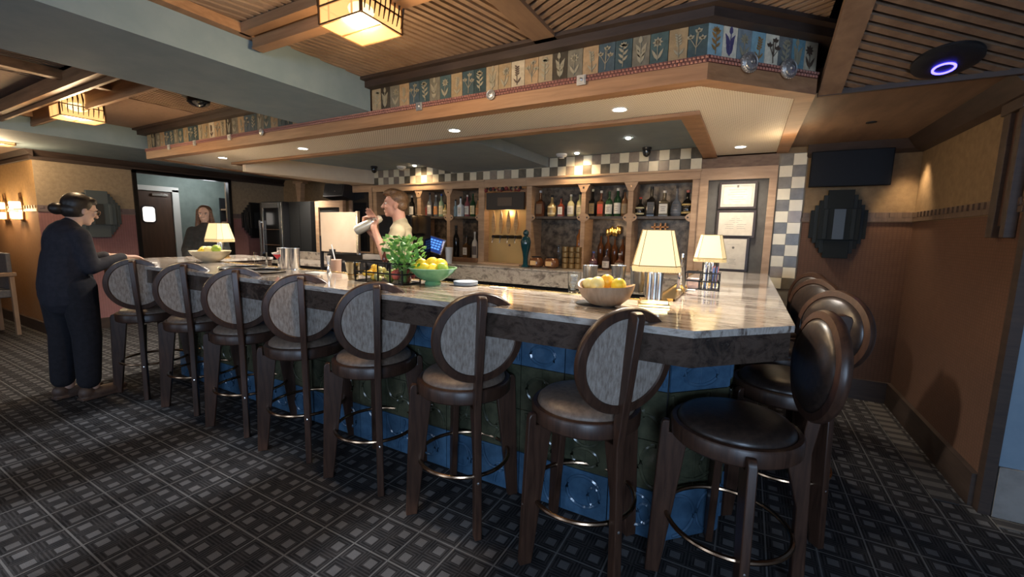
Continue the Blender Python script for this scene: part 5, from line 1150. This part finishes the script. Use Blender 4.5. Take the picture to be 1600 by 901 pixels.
# the big beige board standing on a black machine
t = thing('menu_board', 'large plain beige board standing upright behind the bar', 'board', (-3.98, 3.22, 0)); MB().box(-.30, .28, 0, .025, 1.125, 1.565).build('board_panel', mottled('beige_board', (.32, .24, .175), (.37, .285, .21), 3, .5, .02), t, bevel=.004); MB().box(.28, .31, -.003, .03, 1.11, 1.575).build('side_rail', CHROME, t, bevel=.002)
MB().box(-.15, -.06, -.015, .0, 1.10, 1.155).build('clip', BLACK, t); MB().box(-.315, -.30, -.01, .03, .9, 1.30).build('post', BLACK, t)
t = thing('espresso_machine', 'black and steel machine under the beige board', 'machine', (-3.82, 3.30, 0)); MB().box(-.45, .50, -.02, .35, .88, 1.10).build('machine_body', BLACK, t, bevel=.01); MB().box(-.45, .50, -.01, .36, .0, .88).build('plinth', BLACK, t); MB().box(.15, .50, -.03, -.02, 1.06, 1.12).build('steel_edge', STEEL, t)
for x in (-.2, .0, .2): MB().lathe([(0, -.05), (.025, -.05), (.025, -.02)], c=(x, 0, 1.0), axis='y', seg=18).build('knob', CHROME, t)
t = thing('coffee_grinder', 'dark steel equipment tower left of the bartender', 'machine', (-3.62, 3.75, 0)); MB().box(-.30, .22, 0, .35, .9, 1.56).build('tower_body', DARKGL, t, bevel=.01); MB().lathe([(0, -.03), (.05, -.03), (.055, 0)], c=(0, 0, 1.33), axis='y', seg=24).build('dial', STEEL, t)
MB().tube([(.0, -.05, 1.30), (.08, -.08, 1.24), (.13, -.08, 1.25)], .008, 8).build('lever', STEEL, t); MB().box(-.30, .22, -.04, 0, 1.16, 1.175).build('chrome_shelf', CHROME, t); MB().box(-.28, .20, .02, .33, 0, .9).build('plinth', BLACK, t)
t = thing('takeaway_cup', 'peach coloured plastic cup with a straw left of the bartender', 'cup', (-2.90, 2.28, 0)); t.location = (-2.80, 2.22, .84)
MB().lathe([(.034, 0), (.038, .005), (.050, .30), (.053, .305), (.048, .30), (0, .28)], seg=24).build('cup', mat('peach_plastic', (.62, .40, .30), .4), t); MB().tube([(.01, 0, .28), (-.03, 0, .42)], .005, 6).build('straw', mat('white_straw', (.75, .75, .75), .4), t)

# armchair at the left edge
t = thing('wooden_armchair', 'pale wooden armchair cut by the left edge', 'armchair', (-8.10, 1.30, 0), math.radians(4)); t.scale = (1, 1, 1.18)
CW = wood('ash_wood', (.26, .17, .11), (.34, .23, .15), .5, (1, 1, 6), 4)
for x in (-.26, .26):
    for y in (-.24, .24): MB().prism([(x-.02, 0), (x+.02, 0), (x+.028, .62), (x-.028, .62)], y-.02, y+.02, 'y').build('leg', CW, t, bevel=.004)
    MB().box(x-.035, x+.035, -.30, .28, .62, .66).build('armrest', CW, t, bevel=.006)
MB().box(-.25, .25, -.26, .25, .40, .48).build('seat', mottled('grey_seat_pad', (.10, .10, .11), (.14, .14, .15), 40, .8), t, bevel=.01); MB().box(-.25, .25, .22, .26, .48, .86).build('backrest', mottled('grey_back_pad', (.10, .10, .11), (.14, .14, .15), 40, .8), t, bevel=.01); MB().box(-.24, .24, -.26, -.22, .34, .40).build('rail', CW, t, bevel=.003)

# ------------------------------------------------------------------ people
def body(mb, name, mt, parent, vox=.007, sm=6):
    o = mb.build(name, mt, parent); r = o.modifiers.new('remesh', 'REMESH'); r.mode = 'VOXEL'; r.voxel_size = vox; r.use_smooth_shade = True
    s = o.modifiers.new('smooth', 'SMOOTH'); s.iterations = sm; s.factor = .5; return o
SKIN = mottled('skin', (.50, .25, .17), (.57, .30, .21), 12, .5, .03); SKINP = mottled('pale_skin', (.58, .38, .30), (.64, .43, .34), 12, .5, .03)
def face(mb, c, fwd, s=1.0, up=(0, 0, 1)):
    """head volume with brow, nose, lips, chin, jaw and ears; c = head centre"""
    c = Vector(c); f = Vector(fwd).normalized(); u = Vector(up); r_ = f.cross(u).normalized(); u = r_.cross(f)
    R = Matrix((r_, f, u)).transposed()
    def P(a, b_, d): return c+R @ Vector((a*s, b_*s, d*s))
    mb.ell(P(0, -.005, .025), (.074*s, .094*s, .090*s), rot=R); mb.ell(P(0, .022, -.035), (.058*s, .066*s, .078*s), rot=R)
    mb.ell(P(0, .062, -.092), (.026*s, .022*s, .020*s), rot=R); mb.cap(P(0, .088, .012), P(0, .108, -.028), .010*s, .014*s, seg=10); mb.ell(P(0, .084, .028), (.048*s, .014*s, .010*s), rot=R)
    mb.ell(P(0, .086, -.058), (.024*s, .011*s, .006*s), rot=R); mb.ell(P(0, .083, -.069), (.021*s, .011*s, .007*s), rot=R)
    for k in (-1, 1):
        mb.ell(P(k*.076, -.006, -.012), (.010*s, .019*s, .030*s), rot=R); mb.ell(P(k*.036, .070, -.022), (.020*s, .016*s, .020*s), rot=R)
    return P, R
def eyes(P, R, parent, s=1.0):
    for k in (-1, 1):
        e = MB(); e.ell(P(k*.031, .080, .006), (.013*s, .010*s, .008*s), 14, 10, rot=R); eo = e.build('eye', mat('eye_white', (.7, .68, .65), .3), parent)
        e = MB(); e.ell(P(k*.031, .0885, .006), (.006*s, .004*s, .006*s), 10, 8, rot=R); e.build('iris', mat('iris_brown', (.04, .02, .01), .2), eo)
        e = MB(); e.ell(P(k*.031, .090, .024), (.018*s, .004*s, .004*s), 10, 6, rot=R); e.build('eyebrow', mat('brow', (.05, .03, .02), .8), parent)
def hand(mb, w, fwd, palm, thumb, s=1.0, curl=.5):
    """w wrist, fwd towards the fingertips, palm = palm normal, thumb = direction of thumb side"""
    w = Vector(w); f = Vector(fwd).normalized(); n = Vector(palm).normalized(); t = Vector(thumb); t = (t-f*t.dot(f)).normalized(); n = (n-f*n.dot(f)-t*n.dot(t)).normalized()
    L = .085*s
    for k in range(4):
        o = (.026-.0175*k)*s; mb.cap(w+t*o*.55, w+f*L+t*o, .016*s, .012*s, seg=10)
        base = w+f*L+t*o; ln = [.040, .045, .042, .033][k]*s; d = f.copy(); p = base
        for j in range(3):
            d = (d*math.cos(curl*.9)+n*math.sin(curl*.9)); q = p+d*ln*[1, .65, .5][j]; mb.cap(p, q, (.0092-.001*j)*s, (.0085-.001*j)*s, seg=8); p = q
    p = w+f*.025*s+t*.022*s; q = p+(t*.8+f*.55+n*.35)*.042*s; r_ = q+(f*.8+n*.5+t*.1).normalized()*.030*s; mb.cap(p, q, .013*s, .010*s, seg=8); mb.cap(q, r_, .0095*s, .0085*s, seg=8)
FF = MB
# --- standing woman in black at the left (seen from behind, turned towards the bar)
pw = thing('person', 'standing person in a dark suit with hair in a bun, seen from behind', 'person', (-4.60, 1.23, 0), math.radians(97))
hf = Vector((.97, -.02, -.26)).normalized(); hc = Vector((.09, .0, 1.490))
mb = MB(); P, R = face(mb, hc, hf, .97); mb.cap((.0, .0, 1.32), hc+Vector((-.03, 0, -.05)), .056, .052)
# body under the clothes
mb.cap((-.03, 0, .98), (-.02, 0, 1.24), .09, .09); mb.cap((-.05, .10, .92), (-.07, .10, .1), .07, .045); mb.cap((.02, -.09, .92), (.0, -.10, .1), .07, .045)
aL = [(.0, .155, 1.29), (.09, .20, 1.06), (.31, .19, 1.12)]; aR = [(-.0, -.155, 1.29), (.03, -.20, 1.05), (.28, -.12, 1.12)]
for a in (aL, aR): mb.cap(a[0], a[1], .045, .036); mb.cap(a[1], a[2], .036, .026)
hand(mb, (.31, .19, 1.12), (1, .1, .0), (0, 0, -1), (0, -1, 0), .95, .35); hand(mb, (.28, -.12, 1.12), (1, .2, .0), (0, 0, -1), (0, 1, 0), .95, .35)
for x, y in ((-.07, .10), (.0, -.10)): mb.cap((x-.05, y, .05), (x+.14, y+.02, .035), .04, .03)
body(mb, 'body', SKINP, pw, .0065, 3)
NAVY = mottled('black_suit_cloth', (.012, .013, .022), (.022, .022, .034), 30, .85, .2); SUIT2 = mottled('black_trouser_cloth', (.009, .009, .014), (.015, .015, .022), 30, .9, .2)
mb = MB(); S = (0, 1, 0)
mb.cap((-.045, 0, .92), (-.035, 0, 1.10), .19, .165, .82, S); mb.cap((-.035, 0, 1.08), (-.02, 0, 1.24), .165, .175, .70, S); mb.cap((-.01, -.13, 1.295), (-.01, .13, 1.295), .062, .062); mb.cap((-.0, 0, 1.30), (.015, 0, 1.375), .10, .062, .9, S)
mb.cap((-.05, 0, .84), (-.05, 0, .95), .18, .175, .84, S)
for a in (aL, aR): mb.cap(a[0], a[1], .068, .054); mb.cap(a[1], Vector(a[1]).lerp(Vector(a[2]), .92), .052, .040)
body(mb, 'jacket', NAVY, pw, .009, 8)
mb = MB()
for (tx, ty, bx_, by_) in ((-.06, .10, -.09, .10), (-.02, -.10, -.02, -.11)):
    mb.cap((tx, ty, .90), ((tx+bx_)/2+.02, (ty+by_)/2, .50), .118, .092, .95, S); mb.cap(((tx+bx_)/2+.02, (ty+by_)/2, .52), (bx_, by_, .16), .09, .074)
body(mb, 'trousers', SUIT2, pw, .009, 8)
for x, y in ((-.09, .10), (-.02, -.11)):
    mb = MB(); mb.ell((x+.09, y, .045), (.155, .052, .045)); mb.ell((x-.02, y, .06), (.055, .045, .055)); mb.box(x-.07, x+.23, y-.045, y+.045, .002, .022)
    so = body(mb, 'shoe', mottled('brown_shoe_leather', (.075, .045, .035), (.11, .07, .05), 30, .5), pw, .006, 4)
HAIRD = mottled('dark_hair', (.012, .009, .008), (.030, .022, .018), 60, .45, .3)
mb = MB(); mb.ell(P(0, -.030, .040), (.088, .095, .092), rot=R); mb.ell(P(0, -.045, -.015), (.082, .078, .070), rot=R); mb.ell(P(0, .035, .085), (.070, .050, .036), rot=R)
mb.ell(P(-.02, -.132, -.030), (.052, .046, .046), rot=R); mb.cap(P(0, -.08, -.01), P(-.01, -.12, -.02), .035, .03); body(mb, 'hair', HAIRD, pw, .006, 4)
eyes(P, R, pw, .97)
mb = MB()
for k in (-1, 1): mb.tube([P(k*.034+.024*math.cos(a*PI/8), .102, .004+.019*math.sin(a*PI/8)) for a in range(16)], .0018, 6, closed=True); mb.tube([P(k*.058, .10, .008), P(k*.080, .02, .004), P(k*.080, -.01, .0)], .0016, 6)
mb.tube([P(-.010, .104, .006), P(.010, .104, .006)], .0018, 6); mb.build('glasses', mat('glasses_frame', (.25, .12, .06), .3), pw)
# --- bartender drinking or tasting from a long tin, facing left
bt = thing('person', 'young bartender in a tan shirt raising a pale shaker to the mouth', 'person', (-2.93, 3.0, 0), math.radians(36))
hf = Vector((-1, -.12, .06)).normalized(); hc = Vector((.01, 0, 1.615))
mb = MB(); P, R = face(mb, hc, hf, 1.03); mb.cap((.055, 0, 1.42), hc+Vector((.025, 0, -.05)), .062, .060)
mb.cap((.05, 0, 1.0), (.05, 0, 1.32), .10, .10)
for y in (-.09, .09): mb.cap((.05, y, .95), (.04, y, .1), .08, .05); mb.cap((.07, y, .05), (-.12, y, .035), .045, .035)
eL = Vector((-.05, -.23, 1.13)); wL = Vector((-.165, -.12, 1.40)); eR = Vector((-.14, .22, 1.22)); wR = Vector((-.27, .02, 1.42))
mb.cap((.06, -.165, 1.37), eL, .046, .040); mb.cap(eL, wL, .040, .028); mb.cap((.05, .165, 1.37), eR, .046, .040); mb.cap(eR, wR, .043, .029)
hand(mb, wL, (-.10, .55, .80), (-.8, .3, .2), (.5, .2, .8), 1.05, .85); hand(mb, wR, (.2, -.5, .85), (.5, -.6, 0), (.6, .5, .4), 1.05, .85)
body(mb, 'body', SKIN, bt, .0065, 3)
TAN = mottled('tan_tshirt_cloth', (.33, .27, .165), (.40, .33, .21), 10, .9, .25, bd=.01)
mb = MB(); S = (0, 1, 0); mb.cap((.06, 0, .95), (.06, 0, 1.16), .145, .140, .76, S); mb.cap((.055, 0, 1.14), (.055, 0, 1.29), .140, .155, .76, S); mb.cap((.06, -.12, 1.365), (.06, .12, 1.365), .060, .060); mb.cap((.06, 0, 1.40), (.058, 0, 1.45), .105, .070)
for y, e in ((-.20, eL), (.20, eR)): a = Vector((.06, y*.82, 1.37)); b_ = a.lerp(e, .78); mb.cap(a, b_, .068, .066)
body(mb, 't_shirt', TAN, bt, .008, 6)
mb = MB(); mb.cap((.05, 0, .93), (.05, 0, .98), .165, .165, .7, S)
for y in (-.09, .09): mb.cap((.05, y, .92), (.045, y, .5), .105, .08); mb.cap((.045, y, .5), (.045, y, .08), .08, .065)
body(mb, 'trousers', SUIT2, bt, .01, 5)
for y in (-.09, .09): mb = MB(); mb.ell((-.03, y, .045), (.15, .05, .045)); mb.box(-.17, .12, y-.045, y+.045, .002, .02); body(mb, 'shoe', BLACK, bt, .007, 3)
HAIRB = mottled('brown_hair', (.10, .05, .022), (.24, .13, .06), 70, .5, .4)
mb = MB(); mb.ell(P(0, -.028, .055), (.086, .098, .086), rot=R); mb.ell(P(0, -.055, -.005), (.080, .062, .062), rot=R); mb.ell(P(0, .062, .098), (.066, .048, .030), rot=R); mb.ell(P(0, .02, .115), (.066, .07, .032), rot=R)
for k in range(9): mb.cap(P(-.05+.0125*k, .06, .115), P(-.06+.015*k, .108, .080), .012, .006, seg=8)
body(mb, 'hair', HAIRB, bt, .006, 3); eyes(P, R, bt, 1.03)
t = thing('shaker', 'long pale shaker held tilted at the bartender mouth', 'cocktail shaker', tuple(Vector((-2.93, 3.0, 0))+Matrix.Rotation(math.radians(36), 3, 'Z') @ (wL+Vector((.03, .06, .075)))), math.radians(36))
d = Vector((-.215, .0, -.115)); R3 = d.to_track_quat('Z', 'Y').to_matrix().to_4x4(); mb = MB(); mb.T = R3; mb.lathe([(.020, -.035), (.030, -.02), (.040, .04), (.046, .14), (.044, .21), (.034, .235), (0, .24)], seg=26); mb.build('tin_body', mat('ivory_metal', (.66, .60, .48), .3, .4), t)
mb = MB(); mb.T = R3; mb.lathe([(.0405, .035), (.0425, .04), (.0425, .05), (.041, .055)], seg=26, cap=False); mb.build('seam_ring', STEEL, t)
# --- woman in the doorway
dw = thing('person', 'long haired person in loose black clothes standing near the doorway', 'person', (-6.55, 3.12, 0), 0)
hf = Vector((.80, -.60, -.05)).normalized(); hc = Vector((0, 0, 1.545))
mb = MB(); P, R = face(mb, hc, hf, 1.0); mb.cap((-.01, .01, 1.36), hc-Vector((.02, -.01, .05)), .052, .050); mb.cap((0, 0, 1.0), (0, 0, 1.26), .09, .09)
for k in (-1, 1):
    sd = Vector((-hf.y, hf.x, 0))*k; mb.cap(sd*.09+Vector((0, 0, .95)), sd*.09+Vector((0, 0, .08)), .07, .045); mb.cap(sd*.09+Vector((-.03, .02, .04)), sd*.09+Vector((.12, -.09, .03)), .04, .03)
    a, b_, c_ = sd*.15+Vector((0, 0, 1.31)), sd*.21+Vector((.02, -.02, 1.06)), sd*.16+Vector((.20, -.14, .98)); mb.cap(a, b_, .045, .036); mb.cap(b_, c_, .036, .026); hand(mb, c_, (.8, -.6, -.1), (0, 0, -1), -sd, .95, .4)
body(mb, 'body', SKINP, dw, .0075, 3)
mb = MB(); mb.cap((0, 0, .60), (0, 0, 1.10), .20, .17, .8, (.6, .8, 0)); mb.cap((0, 0, 1.05), (0, 0, 1.26), .165, .165, .75, (.6, .8, 0)); s_ = Vector((.6, .8, 0)); mb.cap(s_*-.12+Vector((0, 0, 1.32)), s_*.12+Vector((0, 0, 1.32)), .06, .06); mb.cap((0, 0, 1.34), (0, 0, 1.39), .085, .06)
for k in (-1, 1):
    sd = Vector((-hf.y, hf.x, 0))*k; a, b_, c_ = sd*.15+Vector((0, 0, 1.31)), sd*.21+Vector((.02, -.02, 1.06)), sd*.17+Vector((.17, -.12, .99)); mb.cap(a, b_, .072, .075); mb.cap(b_, c_, .072, .075)
    mb.cap(sd*.09+Vector((0, 0, .7)), sd*.10+Vector((0, 0, .1)), .13, .10)
body(mb, 'black_robe', mottled('loose_black_cloth', (.012, .012, .013), (.022, .022, .023), 20, .9, .2), dw, .01, 8)
HAIRW = mottled('long_brown_hair', (.07, .035, .022), (.16, .085, .05), 60, .5, .4)
mb = MB(); mb.ell(P(0, -.025, .045), (.086, .096, .084), rot=R); mb.ell(P(0, -.05, -.05), (.082, .06, .09), rot=R)
for k in (-1, 1): mb.cap(P(k*.066, .02, .05), P(k*.082, .0, -.13), .026, .034); mb.cap(P(k*.082, .0, -.13), P(k*.10, .03, -.32), .036, .022)
mb.cap(P(0, -.06, -.05), P(0, -.08, -.30), .07, .06, .6, tuple(R @ Vector((1, 0, 0)))); body(mb, 'hair', HAIRW, dw, .007, 4); eyes(P, R, dw)
